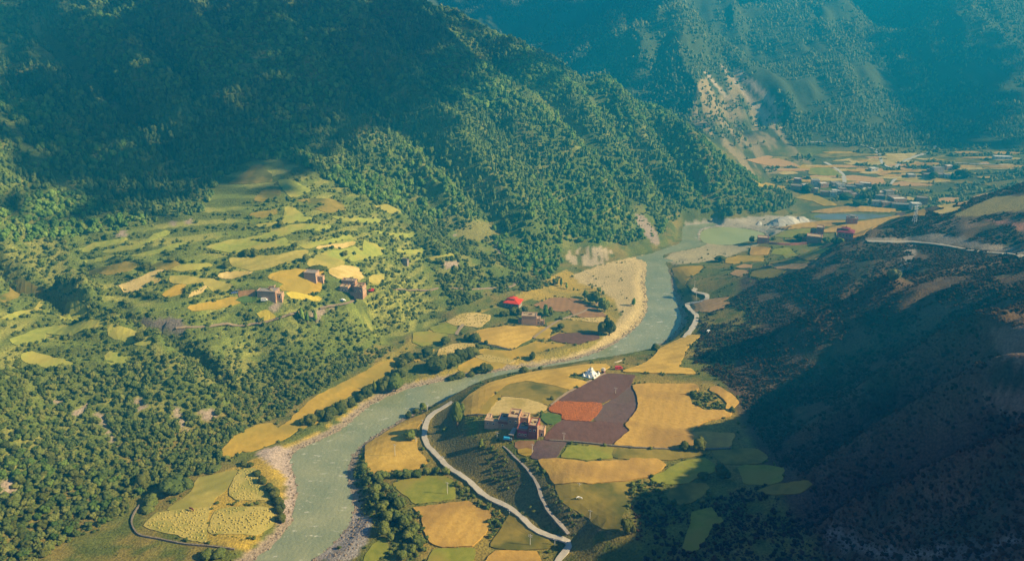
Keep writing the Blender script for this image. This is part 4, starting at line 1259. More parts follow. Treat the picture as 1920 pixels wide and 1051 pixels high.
# what the photo leaves open on the slopes, in photo pixels
OPEN = [[(1065,462),(1135,458),(1150,470),(1200,472),(1250,455),(1290,420),(1440,402),(1540,388),(1600,400),(1500,450),(1250,480),(1210,590),(1100,660),(1000,690),(860,700),(680,770),(560,830),(500,900),(420,880),(470,800),(530,780),(560,760),(640,710),(700,680),(760,640),(780,610),(860,575),(1000,545),(1060,530),(1050,505)],
        [(170,1051),(250,990),(240,940),(300,905),(370,890),(460,870),(560,860),(560,1051)]]
SILH_FOREST = [(-80,-60),(780,-60),(850,20),(960,75),(1060,110),(1200,175),(1260,218),(1320,262),(1380,312),(1450,352),(1545,384),(1500,398),(1440,407),(1400,410),(1285,420),(1278,440),(1240,458),(1190,465),(1150,456),(1060,452),(1052,500),(1040,530),
               (960,500),(900,420),(850,405),(800,425),(720,385),(640,350),(540,300),(470,300),(420,335),(380,400),(300,415),(180,440),(60,455),(-80,450)]
LOWSLOPE = [(-80,440),(180,430),(420,400),(560,320),(720,380),(860,390),(960,480),(1050,520),(1030,550),(960,545),(900,560),(850,590),(790,625),(780,645),(690,690),(640,720),(570,760),(530,790),(470,800),(430,860),(380,890),(340,905),(240,960),(120,1020),(40,1070),(-80,1080)]
NEARHILL = [(-80,700),(100,690),(200,690),(330,660),(400,710),(455,770),(465,800),(430,850),(385,885),(330,900),(250,940),(190,990),(60,1060),(-80,1080)]
RIGHTHILL = [(1190,1080),(1170,1000),(1180,950),(1230,930),(1280,965),(1320,940),(1400,915),(1480,900),(1440,840),(1400,790),(1390,740),(1330,700),(1300,690),(1310,600),(1380,555),(1460,505),(1540,475),(1620,440),(1700,410),(1780,385),(1930,340),(2000,330),(2000,1100)]
RH_OPEN = [[(1780,406),(1830,383),(1868,368),(1960,360),(1960,400),(1890,398),(1845,404)], [(1862,618),(1960,600),(1960,690),(1885,672),(1864,645)], [(1840,738),(1852,731),(1960,729),(1960,778),(1880,772),(1852,752)], [(1625,445),(1690,446),(1760,436),(1860,458),(1960,470),(1960,487),(1860,473),(1740,460),(1625,456)]]
# ---------------------------------------------------------------- houses
M_ADOBE = surf('adobe_wall', (0.306, 0.1684, 0.1071), (0.3774, 0.2142, 0.1428), 0.8, 5, bump=0.05)
M_ADOBE2 = surf('pale_adobe_wall', (0.3672, 0.2244, 0.153), (0.4386, 0.2806, 0.1938), 0.8, 5, bump=0.05)
M_MAROON = surf('maroon_wall', (0.20, 0.055, 0.050), (0.27, 0.080, 0.065), 0.7, 5, bump=0.05)
M_PINK = surf('rose_wall', (0.3672, 0.1428, 0.1274), (0.4386, 0.1836, 0.1632), 0.7, 5)
M_GREYW = surf('grey_wall', (0.255, 0.2295, 0.2125), (0.323, 0.289, 0.2635), 0.7, 5)
M_WHITEW = surf('white_wall', (0.527, 0.493, 0.442), (0.629, 0.595, 0.544), 0.8, 5)
M_CLAY = surf('clay_roof', (0.34, 0.2465, 0.153), (0.425, 0.3145, 0.204), 0.6, 5)
M_GREYR = surf('grey_slab_roof', (0.204, 0.1785, 0.17), (0.2635, 0.238, 0.221), 0.6, 5)
M_REDR = surf('scarlet_roof', (0.50, 0.035, 0.014), (0.68, 0.060, 0.022), 0.8, 5, rough=0.6)
M_MAGR = surf('magenta_roof', (0.13, 0.026, 0.045), (0.20, 0.036, 0.06), 1.0, 4, rough=0.6)
M_TRIM = surf('whitewashed_trim', (0.527, 0.4675, 0.391), (0.612, 0.5525, 0.4675), 2.0)
M_GLASS = surf('dark_window', (0.02, 0.02, 0.022), (0.035, 0.033, 0.032), 1.0, rough=0.25)
M_WOODD = surf('dark_timber', (0.11, 0.05, 0.03), (0.17, 0.08, 0.045), 2.0)
M_REDP = surf('red_paint', (0.42, 0.02, 0.03), (0.50, 0.03, 0.04), 2.0, rough=0.6)

def window(parent, x, z, y, w=0.9, h=1.1, axis='y', sgn=-1):
    """a framed opening proud of the wall; axis is the wall's normal"""
    fr, pn = MB(), MB()
    e = 0.14
    if axis == 'y':
        y0, y1 = (y - 0.12, y + 0.05) if sgn < 0 else (y - 0.05, y + 0.12)
        fr.box(x - w / 2 - e, y0, z - e, x + w / 2 + e, y1, z)
        fr.box(x - w / 2 - e, y0, z + h, x + w / 2 + e, y1, z + h + e * 1.4)
        fr.box(x - w / 2 - e, y0, z + 0.002, x - w / 2, y1, z + h - 0.002)
        fr.box(x + w / 2, y0, z + 0.002, x + w / 2 + e, y1, z + h - 0.002)
        ym = y + 0.06 * sgn
        pn.box(x - w / 2 + 0.002, min(y, ym), z + 0.002, x + w / 2 - 0.002, max(y, ym), z + h - 0.002)
    else:
        x0, x1 = (y - 0.05, y + 0.12) if sgn > 0 else (y - 0.12, y + 0.05)
        fr.box(x0, x - w / 2 - e, z - e, x1, x + w / 2 + e, z)
        fr.box(x0, x - w / 2 - e, z + h, x1, x + w / 2 + e, z + h + e * 1.4)
        fr.box(x0, x - w / 2 - e, z + 0.002, x1, x - w / 2, z + h - 0.002)
        fr.box(x0, x + w / 2, z + 0.002, x1, x + w / 2 + e, z + h - 0.002)
        xm = y + 0.06 * sgn
        pn.box(min(y, xm), x - w / 2 + 0.002, z + 0.002, max(y, xm), x + w / 2 - 0.002, z + h - 0.002)
    f = fr.build('window', M_TRIM, parent)
    pn.build('pane', M_GLASS, f)
    return f

def block(root, x0, y0, x1, y1, h, wall, roof, para=0.45, over=0.0, down=2.5, z0=0.0):
    """one storeyed block: slightly battered walls, a roof slab and a low parapet round it"""
    MB().box(x0, y0, z0 - down, x1, y1, z0 + h, 0.22).build('wall', wall, root)
    r = MB().box(x0 + 0.22 - over - 0.12, y0 + 0.22 - over - 0.12, z0 + h + 0.003, x1 - 0.22 + over + 0.12, y1 - 0.22 + over + 0.12, z0 + h + 0.28).build('roof', roof, root)
    if para:
        p, a, b_, c, d, t = MB(), x0 + 0.1, y0 + 0.1, x1 - 0.1, y1 - 0.1, 0.45
        zb, zt = z0 + h + 0.283, z0 + h + 0.28 + para
        p.box(a, b_, zb, c, b_ + t, zt).box(a, d - t, zb, c, d, zt).box(a, b_ + t + 0.002, zb, a + t, d - t - 0.002, zt).box(c - t, b_ + t + 0.002, zb, c, d - t - 0.002, zt)
        p.build('parapet', wall, r)
    return r

def beam_row(root, x0, x1, y, z, n):
    """roof-beam ends below the eaves, joined into one part"""
    b_ = MB()
    for i in range(n):
        x = x0 + (x1 - x0) * (i + 0.5) / n
        b_.box(x - 0.1, y - 0.28, z, x + 0.1, y + 0.1, z + 0.2)
    o = b_.build('beam_ends', M_WOODD, root)
    o['kind'] = 'stuff'

def site(u, v, r=None):
    P = pix([u], [v])[0]
    if r: BLOCK.append((P[0], P[1], r))
    return P

def dig(P, r):
    """radius check only: the yard of a building keeps free of growth"""
    BLOCK.append((P[0], P[1], r))

def root_at(name, u, v, rz, label, cat='house', group=None, r=9, back=4.0, zoff=0.0):
    P = site(u, v)
    dig((P[0], P[1] + back), r)
    return empty(name, (P[0], P[1], P[2] + zoff), R(rz), label, cat, group)

def clutter(root, x0, y0, x1, y1, z, seed, n=3):
    """what lies on a flat roof: firewood stacks, a low store, straw"""
    q = random.Random(seed)
    for k in range(n):
        w, d, h = q.uniform(1.0, 2.0), q.uniform(0.7, 1.3), q.uniform(0.4, 1.0)
        x, y = q.uniform(x0 + 0.8, x1 - 0.8 - w), q.uniform(y0 + 0.8, y1 - 0.8 - d)
        m_ = MB()
        if k % 2:
            for r_ in range(3):
                for s_ in range(3): m_.tube((x, y + 0.2 + d * s_ / 3, z + 0.14 + 0.24 * r_), (x + w, y + 0.2 + d * s_ / 3, z + 0.14 + 0.24 * r_), 0.13, n=5)
            m_.build('firewood_stack', M_WOODD, root)
        else:
            m_.box(x, y, z + 0.003, x + w, y + d, z + h, 0.12)
            m_.build('straw_stack', M_CLAYSTRAW, root)
M_CLAYSTRAW = surf('roof_straw', (0.36, 0.27, 0.12), (0.46, 0.36, 0.17), 2.0)
# -- the two big houses above the lane
t = root_at('house', 962, 805, -12, 'brown adobe house with tall flat-roofed block and low yard buildings, beside the maroon house', r=12)
block(t, -3.2, 0, 3.4, 10, 7.6, M_ADOBE, M_CLAY)
block(t, -9.2, 1.0, -3.25, 9, 4.4, M_ADOBE, M_GREYR, 0.3)
block(t, -17.6, 1.6, -9.25, 4.6, 2.7, M_ADOBE2, M_CLAY, 0.3)
block(t, -17.6, 4.65, -14.5, 10, 2.6, M_ADOBE2, M_CLAY, 0.25)
block(t, 3.45, 4.6, 8.2, 11, 5.4, M_ADOBE2, M_CLAY, 0.3)
MB().box(-9.1, 0.92, 2.6, -3.4, 1.05, 3.9).build('painted_band', M_MAROON, t)
for x in (-1.8, 1.6): window(t, x, 4.6, 0.0 + 0.14)
window(t, -15.5, 0.9, 1.68, 0.8, 0.9); window(t, -12.0, 0.9, 1.68, 0.8, 0.9); window(t, -6.5, 1.0, 1.08, 0.8, 1.0)
window(t, 6.0, 1.4, 4.72, 1.0, 1.9); window(t, 3.0, 4.6, 3.26, axis='x', sgn=1); window(t, 6.5, 4.6, 3.26, axis='x', sgn=1)
beam_row(t, -2.9, 3.1, 0.2, 7.2, 9)
clutter(t, -3, 3, 3.2, 10, 7.885, 1, 4); clutter(t, -9, 1.5, -3.5, 9, 4.685, 2, 3); clutter(t, 3.6, 5, 8, 11, 5.685, 3, 2)
w_ = MB().box(-13.9, 5.2, -1, -9.4, 5.5, 1.9); w_.box(-9.75, 5.6, -1, -9.45, 10, 1.9); w_.build('yard_wall', M_ADOBE, t)
d_ = MB().box(0.2, -0.03, 0, 1.4, 0.12, 2.1).build('door', M_WOODD, t)

t = root_at('house', 998, 823, -14, 'maroon-fronted adobe house with purple painted band, nearest the blue truck', r=11)
block(t, -2.6, 0, 2.8, 9, 8.3, M_MAROON, M_CLAY)
block(t, -9.2, 0.4, -2.65, 8, 4.9, M_MAROON, M_GREYR, 0.3)
block(t, 2.85, 3.2, 6.2, 8.5, 4.3, M_ADOBE2, M_CLAY, 0.3)
MB().box(2.58, 0.25, 0, 2.9, 3.1, 8.2).build('pale_side_wall', M_ADOBE2, t)  # pale adobe facing on the right side of the maroon block
MB().box(-8.6, 0.30, 3.1, -3.2, 0.46, 4.4).build('painted_band', surf('purple_paint', (0.24, 0.02, 0.07), (0.30, 0.03, 0.09), 2.0), t)
for x in (-1.3, 1.2): window(t, x, 5.2, 0.14)
for x in (-7.5, -5.8, -4.1): window(t, x, 1.4, 0.5, 0.8, 1.0)
window(t, 4.6, 1.0, 3.32, 0.9, 1.8); window(t, 4.5, 5.2, 2.9, axis='x', sgn=1)
beam_row(t, -2.3, 2.5, 0.2, 7.9, 8)
clutter(t, -2.4, 2, 2.6, 9, 8.585, 4, 3); clutter(t, -9, 1, -2.8, 8, 5.185, 5, 4)
a_ = MB()
a_.add([(-13.5, -1.5, 2.0), (-10.6, -1.5, 2.0), (-9.7, 4.2, 3.7), (-12.2, 4.2, 3.7), (-13.5, -1.5, 1.8), (-10.6, -1.5, 1.8), (-9.7, 4.2, 3.5), (-12.2, 4.2, 3.5)], [(0, 1, 2, 3), (7, 6, 5, 4), (0, 4, 5, 1), (1, 5, 6, 2), (2, 6, 7, 3), (3, 7, 4, 0)])
a_ = a_.build('lean_to_roof', M_GREYR, t)
pp = MB()
for q in ((-13.2, -1.2), (-10.9, -1.2), (-12.0, 3.9)): pp.tube((q[0], q[1], -1), (q[0], q[1], 1.9 if q[1] < 0 else 3.45), 0.12)
pp.build('posts', M_WOODD, t)['kind'] = 'stuff'

# -- shelf houses
t = root_at('house', 500, 562, -8, 'long windowless pink-brown adobe house on the shelf edge, beside the white van', r=13)
block(t, -7.0, 0, 6.8, 8, 6.2, M_ADOBE2, M_GREYR, 0.25, 0.25)
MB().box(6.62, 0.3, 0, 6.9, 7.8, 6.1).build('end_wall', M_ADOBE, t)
block(t, 6.95, 2.2, 10.5, 7, 3.8, M_ADOBE2, M_CLAY, 0.25)
block(t, -3.0, 8.1, 3.0, 11, 6.9, M_ADOBE2, M_CLAY, 0.25)
window(t, 8.7, 1.2, 2.3, 1.1, 1.8); window(t, 2.4, 3.8, 6.9, 1.0, 1.3, 'x', 1); window(t, 5.6, 3.8, 6.9, 1.0, 1.3, 'x', 1)
beam_row(t, -6.7, 6.5, 0.2, 5.8, 16)
clutter(t, -6.5, 1, 6.4, 7.6, 6.485, 9, 5)

t = root_at('house', 582, 528, -10, 'tall square pink-brown adobe house standing alone in the shelf meadow', r=10)
block(t, -4.9, 0, 4.6, 7, 6.6, M_ADOBE2, M_GREYR, 0.25, 0.25)
block(t, 4.65, 2.6, 8.8, 6.4, 3.0, M_ADOBE2, M_CLAY, 0.25)
window(t, 2.2, 3.6, 4.55, 1.0, 1.2, 'x', 1); window(t, 6.5, 0.9, 2.7, 0.9, 1.5)
beam_row(t, -4.6, 4.3, 0.2, 6.2, 11)

t = root_at('house', 655, 552, -10, 'cluster of pink-brown adobe blocks of mixed heights at the shelf edge', r=15)
block(t, -7.4, 0, -0.6, 5.6, 5.4, M_ADOBE2, M_CLAY, 0.3)
block(t, -8.0, 5.7, 2.8, 11, 8.2, M_ADOBE, M_GREYR, 0.3, 0.2)
block(t, -11.4, 0.8, -7.45, 5, 3.2, M_ADOBE, M_CLAY, 0.25)
block(t, 4.2, -1.5, 11.0, 6.5, 6.4, M_ADOBE, M_CLAY, 0.7)
block(t, 2.9, 6.7, 9.0, 11, 5.2, M_ADOBE2, M_CLAY, 0.3)
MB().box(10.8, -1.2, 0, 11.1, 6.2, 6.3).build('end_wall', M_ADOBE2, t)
MB().box(-0.5, 1.2, -1.5, 4.15, 1.5, 1.6).build('yard_wall', M_ADOBE2, t)
for x in (-5.0, -2.4): window(t, x, 2.8, 0.1)
for x in (-5.5, -2.0, 1.2): window(t, x, 5.6, 5.82)
for x in (5.8, 9.0): window(t, x, 3.2, -1.4)
window(t, 1.0, 3.4, 11.1, 1.0, 1.2, 'x', 1); window(t, 4.2, 3.4, 11.1, 1.0, 1.2, 'x', 1)
beam_row(t, 4.5, 10.7, -1.3, 6.0, 8)
clutter(t, 4.6, -1, 10.6, 6, 6.685, 6, 4); clutter(t, -7.6, 6, 2.4, 11, 8.485, 7, 3); clutter(t, -7, 0.4, -1, 5.4, 5.685, 8, 2)

def hip_roof(root, x0, y0, x1, y1, z, h, over, mat, tier=True, knob=True):
    mb = MB()
    a, b_, c, d = x0 - over, y0 - over, x1 + over, y1 + over
    cx, cy, ix, iy = (x0 + x1) / 2, (y0 + y1) / 2, (x1 - x0) * 0.22, (y1 - y0) * 0.22
    mb.add([(a, b_, z), (c, b_, z), (c, d, z), (a, d, z), (cx - ix, cy - iy, z + h), (cx + ix, cy - iy, z + h), (cx + ix, cy + iy, z + h), (cx - ix, cy + iy, z + h),
            (a, b_, z - 0.25), (c, b_, z - 0.25), (c, d, z - 0.25), (a, d, z - 0.25)],
           [(0, 1, 5, 4), (1, 2, 6, 5), (2, 3, 7, 6), (3, 0, 4, 7), (4, 5, 6, 7), (8, 9, 1, 0), (9, 10, 2, 1), (10, 11, 3, 2), (11, 8, 0, 3), (11, 10, 9, 8)])
    r = mb.build('roof', mat, root)
    if tier:
        MB().box(cx - ix * 0.75, cy - iy * 0.75, z + h + 0.002, cx + ix * 0.75, cy + iy * 0.75, z + h + 0.9).build('lantern', M_TRIM, r)
        top = MB()
        k = 1.25
        top.add([(cx - ix * k, cy - iy * k, z + h + 0.9), (cx + ix * k, cy - iy * k, z + h + 0.9), (cx + ix * k, cy + iy * k, z + h + 0.9), (cx - ix * k, cy + iy * k, z + h + 0.9), (cx, cy, z + h + 2.0)],
                [(0, 1, 4), (1, 2, 4), (2, 3, 4), (3, 0, 4), (3, 2, 1, 0)])
        top.build('upper_roof', mat, r)
    if knob:
        MB().lathe([(0.35, z + h + 1.6), (0.5, z + h + 2.1), (0.12, z + h + 2.7), (0.05, z + h + 3.2)], 8, cx, cy).build('finial', mat, r)
    return r

t = root_at('house', 959, 578, -18, 'pale house under a bright scarlet hipped roof with a small upper tier', r=11)
MB().box(-6, 0, -1.5, 6, 10, 4.6, 0.1).build('wall', M_GREYW, t)
hip_roof(t, -6, 0, 6, 10, 4.85, 1.9, 1.1, M_REDR)
for x in (-4.2, -1.4, 1.4, 4.2): window(t, x, 1.5, 0.08, 1.3, 1.7)
for y in (2.5, 5.0, 7.5): window(t, y, 1.5, 5.92, 1.2, 1.6, 'x', 1)
col = MB()
for x in (-6.4, -2.8, 0, 2.8, 6.4): col.box(x - 0.13, -0.75, -1.5, x + 0.13, -0.49, 4.58)
col.build('porch_posts', M_REDP, t)['kind'] = 'stuff'
t = root_at('house', 992, 610, -5, 'tan flat-roofed house with a blank front among golden fields below the scarlet roof', r=11)
block(t, -6.2, 0, 6.0, 8, 7.6, M_ADOBE2, M_CLAY, 0.5, 0.1)
block(t, -9.0, 1.2, -6.25, 6, 3.4, M_ADOBE, M_GREYR, 0.2)
block(t, 6.05, 1.5, 9.0, 7, 5.0, M_ADOBE2, M_CLAY, 0.3)
block(t, 9.05, 2.0, 12.2, 6, 3.0, M_ADOBE, M_CLAY, 0.3)
window(t, 7.6, 1.5, 1.62, 1.0, 1.6); window(t, 4.0, 4.4, 5.9, 1.0, 1.3, 'x', 1); window(t, 10.6, 0.8, 2.1, 0.9, 1.3)
beam_row(t, -5.9, 5.7, 0.2, 7.2, 14)
clutter(t, -5.8, 1, 5.6, 7.6, 7.885, 10, 4)

# -- the hamlet beyond the bend
t = root_at('house', 1431, 456, -12, 'low rose-red square house at the left end of the hamlet wall', r=11)
block(t, -5.6, 0, 5.4, 8, 5.2, M_PINK, M_CLAY, 0.5)
for x in (-3.5, 0.0, 3.4): window(t, x, 2.2, 0.1)
window(t, 4.0, 2.2, 5.3, axis='x', sgn=1)
t = root_at('house', 1524, 456, -22, 'large rose-red flat-roofed house at the right end of the hamlet wall', r=14)
block(t, -6.5, 0, 8.0, 10, 6.6, M_PINK, M_CLAY, 0.5, 0.3)
block(t, -11.0, 1.0, -6.55, 8, 4.6, M_MAROON, M_CLAY, 0.3)
for x in (-4.5, -1.5, 1.5, 4.5): window(t, x, 3.8, 0.12)
for y in (2.5, 6.5): window(t, y, 3.6, 7.9, axis='x', sgn=1)
t = root_at('house', 1533, 442, -20, 'dark rose stepped house with a tall lit end wall behind the large hamlet house', r=10)
block(t, -2.0, 0, 5.5, 9, 8.6, M_PINK, M_CLAY, 0.5)
block(t, -7.6, 0.6, -2.05, 7, 5.0, M_MAROON, M_CLAY, 0.5)
for x in (0.0, 3.0): window(t, x, 5.2, 0.12)
window(t, -4.8, 2.4, 0.7)
t = root_at('house', 1583, 450, -24, 'rose-red house with a magenta hipped roof and finial', r=12)
MB().box(-6.5, 0, -2, 6.5, 10, 6.6, 0.1).build('wall', M_PINK, t)
hip_roof(t, -6.5, 0, 6.5, 10, 6.85, 1.6, 0.7, M_MAGR)
for x in (-4, -1.3, 1.3, 4): window(t, x, 3.6, 0.08, 1.2, 1.5)
for y in (2.5, 5.2, 7.8): window(t, y, 3.6, 6.42, 1.2, 1.5, 'x', 1)
t = root_at('house', 1597, 421, -18, 'dusky pink square house with a roof pavilion beside the grey water', r=11)
block(t, -6.0, 0, 5.6, 9, 6.4, M_PINK, M_GREYR, 0.4, 0.2)
block(t, -2.2, 2.5, 2.2, 6.5, 2.2, M_GREYW, M_GREYR, 0.0, 0.5, 0.0, 6.7)
for x in (-3.6, 0, 3.4): window(t, x, 3.4, 0.1)
window(t, 4.5, 3.2, 5.5, 1.4, 2.0, 'x', 1)
# boundary wall of the hamlet
def wall_run(name, px, h, th, mat, label, cat='wall', cap=None, step=2.0):
    L = spline(np.array(px, float), 5.0)
    P = spline(pix(L[:, 0], L[:, 1])[:, :2], step)
    T = np.gradient(P, axis=0)
    N = np.stack([-T[:, 1], T[:, 0]], -1) / np.maximum(np.linalg.norm(T, axis=1), 1e-6)[:, None]
    z = ground(P[:, 0], P[:, 1])
    vv, ff = [], []
    for i in range(len(P)):
        a, c = P[i] + N[i] * th / 2, P[i] - N[i] * th / 2
        j = h * (0.9 + 0.2 * random.random())
        vv += [(*a, z[i] - 1.2), (*a, z[i] + j), (*c, z[i] + j), (*c, z[i] - 1.2)]
        if i:
            q = 4 * (i - 1)
            ff += [(q + k, q + 4 + k, q + 5 + k, q + 1 + k) for k in range(3)]
    ff += [(0, 1, 2, 3), (len(vv) - 1, len(vv) - 2, len(vv) - 3, len(vv) - 4)]
    o = mesh_object(name, vv, ff, mat)
    return tag(o, label, cat)
wall_run('boundary_wall', [(1441,457),(1462,459),(1485,459.5),(1512,458)], 2.4, 0.6, M_PINK, 'long low rose-red wall joining the hamlet houses')
M_STONE = surf('dry_stone', (0.12, 0.10, 0.08), (0.22, 0.19, 0.15), 1.2, 5, bump=0.2)
wall_run('stone_wall', [(262,948),(252,962),(247,978),(252,993),(264,1004),(300,1011),(345,1020),(390,1024),(440,1030)], 1.0, 0.7, M_STONE, 'dark dry stone wall curving round the straw field near the river', step=1.2)
wall_run('stone_wall', [(875,780),(900,779),(925,781)], 1.3, 0.6, M_STONE, 'short dark wall behind the yard of the brown adobe house', step=1.2)
wall_run('stone_wall', [(1030,826),(1080,829),(1150,836),(1220,841),(1300,843),(1370,841)], 0.9, 0.9, M_STONE, 'long dark field wall below the ploughed plot and the wheat', step=1.5)
wall_run('stone_wall', [(890,640),(920,648),(960,657)], 0.8, 0.6, M_STONE, 'straight dark field wall below the large golden wheat field', step=1.5)

# -- ruined tower on the shelf
t = root_at('ruined_tower', 761, 497, -15, 'roofless square stone watchtower on the slope above the shelf houses', 'tower', r=5, back=1)
mb = MB()
x, hh = 2.1, (6.8, 5.4, 6.1, 4.6)
for (a, b_, c, d), h_ in zip(((-x, -x, x, -x + 0.7), (-x, x - 0.7, x, x), (-x, -x + 0.702, -x + 0.7, x - 0.702), (x - 0.7, -x + 0.702, x, x - 0.702)), hh):
    mb.box(a, b_, -1.5, c, d, h_)
mb.build('wall', surf('tower_stone', (0.20, 0.155, 0.125), (0.28, 0.225, 0.18), 1.2), t)
window(t, 0.2, 2.6, -2.1, 0.5, 0.8)

# -- far village
VILLAGE = [(1495,343,9,5,0),(1492,356,13,5,1),(1529,349,10,7,2),(1526,363,9,6,1),(1549,368,15,5,3),(1562,370,8,6,2),(1546,352,11,5,3),(1569,349,12,4,4),(1577,354,9,5,2),(1568,364,11,4,4),(1590,368,12,5,3),(1595,356,12,4,4),
           (1622,350,14,4,3),(1610,353,10,4,4),(1644,386,20,5,2),(1657,368,12,5,3),(1668,368,11,6,4),(1679,379,14,6,3),(1687,384,16,7,3),(1728,384,12,8,3),(1691,390,22,4,4),(1718,392,11,6,2),(1664,388,13,5,3),
           (1760,325,14,7,4),(1782,319,11,5,3),(1747,325,12,4,3),(1764,333,10,4,1),(1710,334,10,4,4),(1741,333,12,4,3),(1776,334,7,4,2),(1881,300,22,4,2),(1635,362,11,5,4),(1604,372,10,5,3),(1513,355,10,5,4),(1580,362,9,5,1),(1650,375,11,5,4),(1640,322,10,4,2)]
COLR = {0: ('rose', M_PINK), 1: ('tan', M_ADOBE2), 2: ('whitewashed', M_WHITEW), 3: ('dusky brown', M_ADOBE), 4: ('grey', M_GREYW)}
V_DONE = {}
vr = random.Random(4)
for i, (u, v, w, h, c) in enumerate(VILLAGE):
    key = (w, h, c)
    nm = '%s %s house in the far village below the blue mountains' % (('low', 'two-storey')[h > 5], COLR[c][0])
    if w >= 20: nm = 'long %s building in the far village below the blue mountains' % COLR[c][0]
    P = site(u, v)
    dig((P[0], P[1] + 4), w * 0.7)
    t = empty('village_house', tuple(P), R(vr.uniform(-25, 12)), nm, 'house', 'houses of the far village')
    block(t, -w / 2, 0, w / 2, min(w, 10) * 0.8, h, COLR[c][1], M_GREYR if i % 3 else M_WHITEW, 0.4, 0.25, 4)
    for q in range(2 if w < 12 else 4):
        n_ = 2 if w < 12 else 4
        window(t, -w / 2 + w * (q + 0.5) / n_, h * 0.5, 0.12, 1.1, 1.3)
    window(t, min(w, 10) * 0.4, h * 0.5, w / 2 - 0.11, 1.1, 1.3, 'x', 1)
# ---------------------------------------------------------------- woods and scrub that read as masses
T0 = dict(lobes=6, leaves=70, base=ICO1, leaf=0.17)
WOODF = protos('broadleaf_tree', L_WOOD, [dict(lobes=7, leaves=120, base=ICO1), dict(lobes=9, leaves=120, base=ICO1)]) + protos('conifer_tree', L_CONI, [dict(lobes=7, leaves=110, base=ICO1, tip=0.7), dict(lobes=7, leaves=110, base=ICO1, tip=0.85), dict(lobes=8, leaves=110, base=ICO1, tip=0.55)]) + protos('light_tree', L_LIGHT, [dict(lobes=8, leaves=120, base=ICO1), dict(lobes=9, leaves=120, base=ICO1, tip=0.35)])
BUSHF = protos('bush_form', L_BUSH, [dict(lobes=6, leaves=90, base=ICO1), dict(lobes=7, leaves=90, base=ICO1), dict(lobes=5, leaves=80, base=ICO1), dict(lobes=8, leaves=90, base=ICO1)])
DRYF = protos('scrub_form', L_DRY, [dict(lobes=4, leaves=45, base=ICO1, leaf=0.2), dict(lobes=5, leaves=45, base=ICO1, leaf=0.2), dict(lobes=3, leaves=45, base=ICO1, leaf=0.22)])
FARF = protos('far_tree', L_FAR, [dict(lobes=3, leaves=24, base=ICO1), dict(lobes=3, leaves=24, base=ICO1, tip=0.7)])

def finish(name, parts, sources, nk, forms=None):
    pts = np.vstack([p[0] for p in parts])
    scl = np.vstack([p[1] for p in parts])
    rg = np.random.default_rng(len(pts))
    return scatter_object(name, pts, scl, rg.uniform(0, 6.283, len(pts)), rg.integers(0, nk, len(pts)) if forms is None else forms(pts, rg), sources)

def sizes(rg, n, lo, hi, tall=(0.85, 1.25), skew=1.6):
    s = lo + (hi - lo) * rg.uniform(0, 1, n) ** skew
    return np.stack([s * rg.uniform(0.9, 1.12, n), s * rg.uniform(0.9, 1.12, n), s * rg.uniform(*tall, n)], -1)

def open_ground(u, v):
    o = np.zeros(u.shape, bool)
    for poly in OPEN: o |= inside(u, v, poly)
    return o

# left mountain wood
x, y, z, u, v, d, rg = candidates(-620, 340, 520, 1240, 3.45, 1)
m = inside(u, v, SILH_FOREST) & (z > 8) & (y < 1230)
bare = fbm(x / 38, y / 38, 301, 4)
strip = np.zeros(x.shape)
for ln in ([(70,60),(130,110),(165,150),(200,190),(250,230)], [(0,215),(40,260),(80,310),(130,350)], [(975,165),(1020,195),(1060,230),(1110,270)], [(1190,390),(1215,410),(1232,450)], [(870,425),(915,440)]):
    p = spline(np.array(ln, float), 10)
    strip = np.maximum(strip, 1 - smooth01(dist_line(u, v, p, False, 40), 6, 14))
low = smooth01(z, 16, 60)
dens = (0.65 + 0.4 * low) * smooth01(bare, 0.20, 0.33)
dens = dens * (1 - 0.92 * strip)
cliffs = [[(1190,398),(1208,402),(1236,440),(1238,460),(1222,460),(1195,428)], [(850,425),(895,412),(930,420),(945,440),(900,452),(860,450)]]
for c in cliffs: dens = dens * np.where(inside(u, v, c), 0.08, 1)
keep = m & ~open_ground(u, v) & (rg.uniform(0, 1, len(x)) < dens) & ~occupied(x, y)
pts = np.stack([x, y, z - 0.3], -1)[keep]
scl = sizes(rg, keep.sum(), 2.3, 6.2, (0.85, 1.6), 1.6)
def stand(P, rg):
    """conifers and broadleaves keep to stands of their own, with strays"""
    k = fbm(P[:, 0] / 70, P[:, 1] / 70, 305, 3) + rg.uniform(-0.14, 0.14, len(P)) - 0.10 * smooth01(120 - P[:, 2], 0, 80)
    r = rg.integers(0, 6, len(P))
    return np.where(k > 0.53, 2 + r % 3, np.where(k > 0.40, r % 2, 5 + r % 2))
x, y, z, u, v, d, rg = candidates(-620, 340, 520, 1240, 4.6, 21)
k3 = inside(u, v, SILH_FOREST) & (z > 8) & (y < 1230) & ~open_ground(u, v) & (rg.uniform(0, 1, len(x)) < 0.45) & ~occupied(x, y)
finish('forest', [(pts, scl), (np.stack([x, y, z - 0.2], -1)[k3], sizes(rg, k3.sum(), 1.2, 3.0, (0.7, 1.0)))], WOODF, 7, stand)

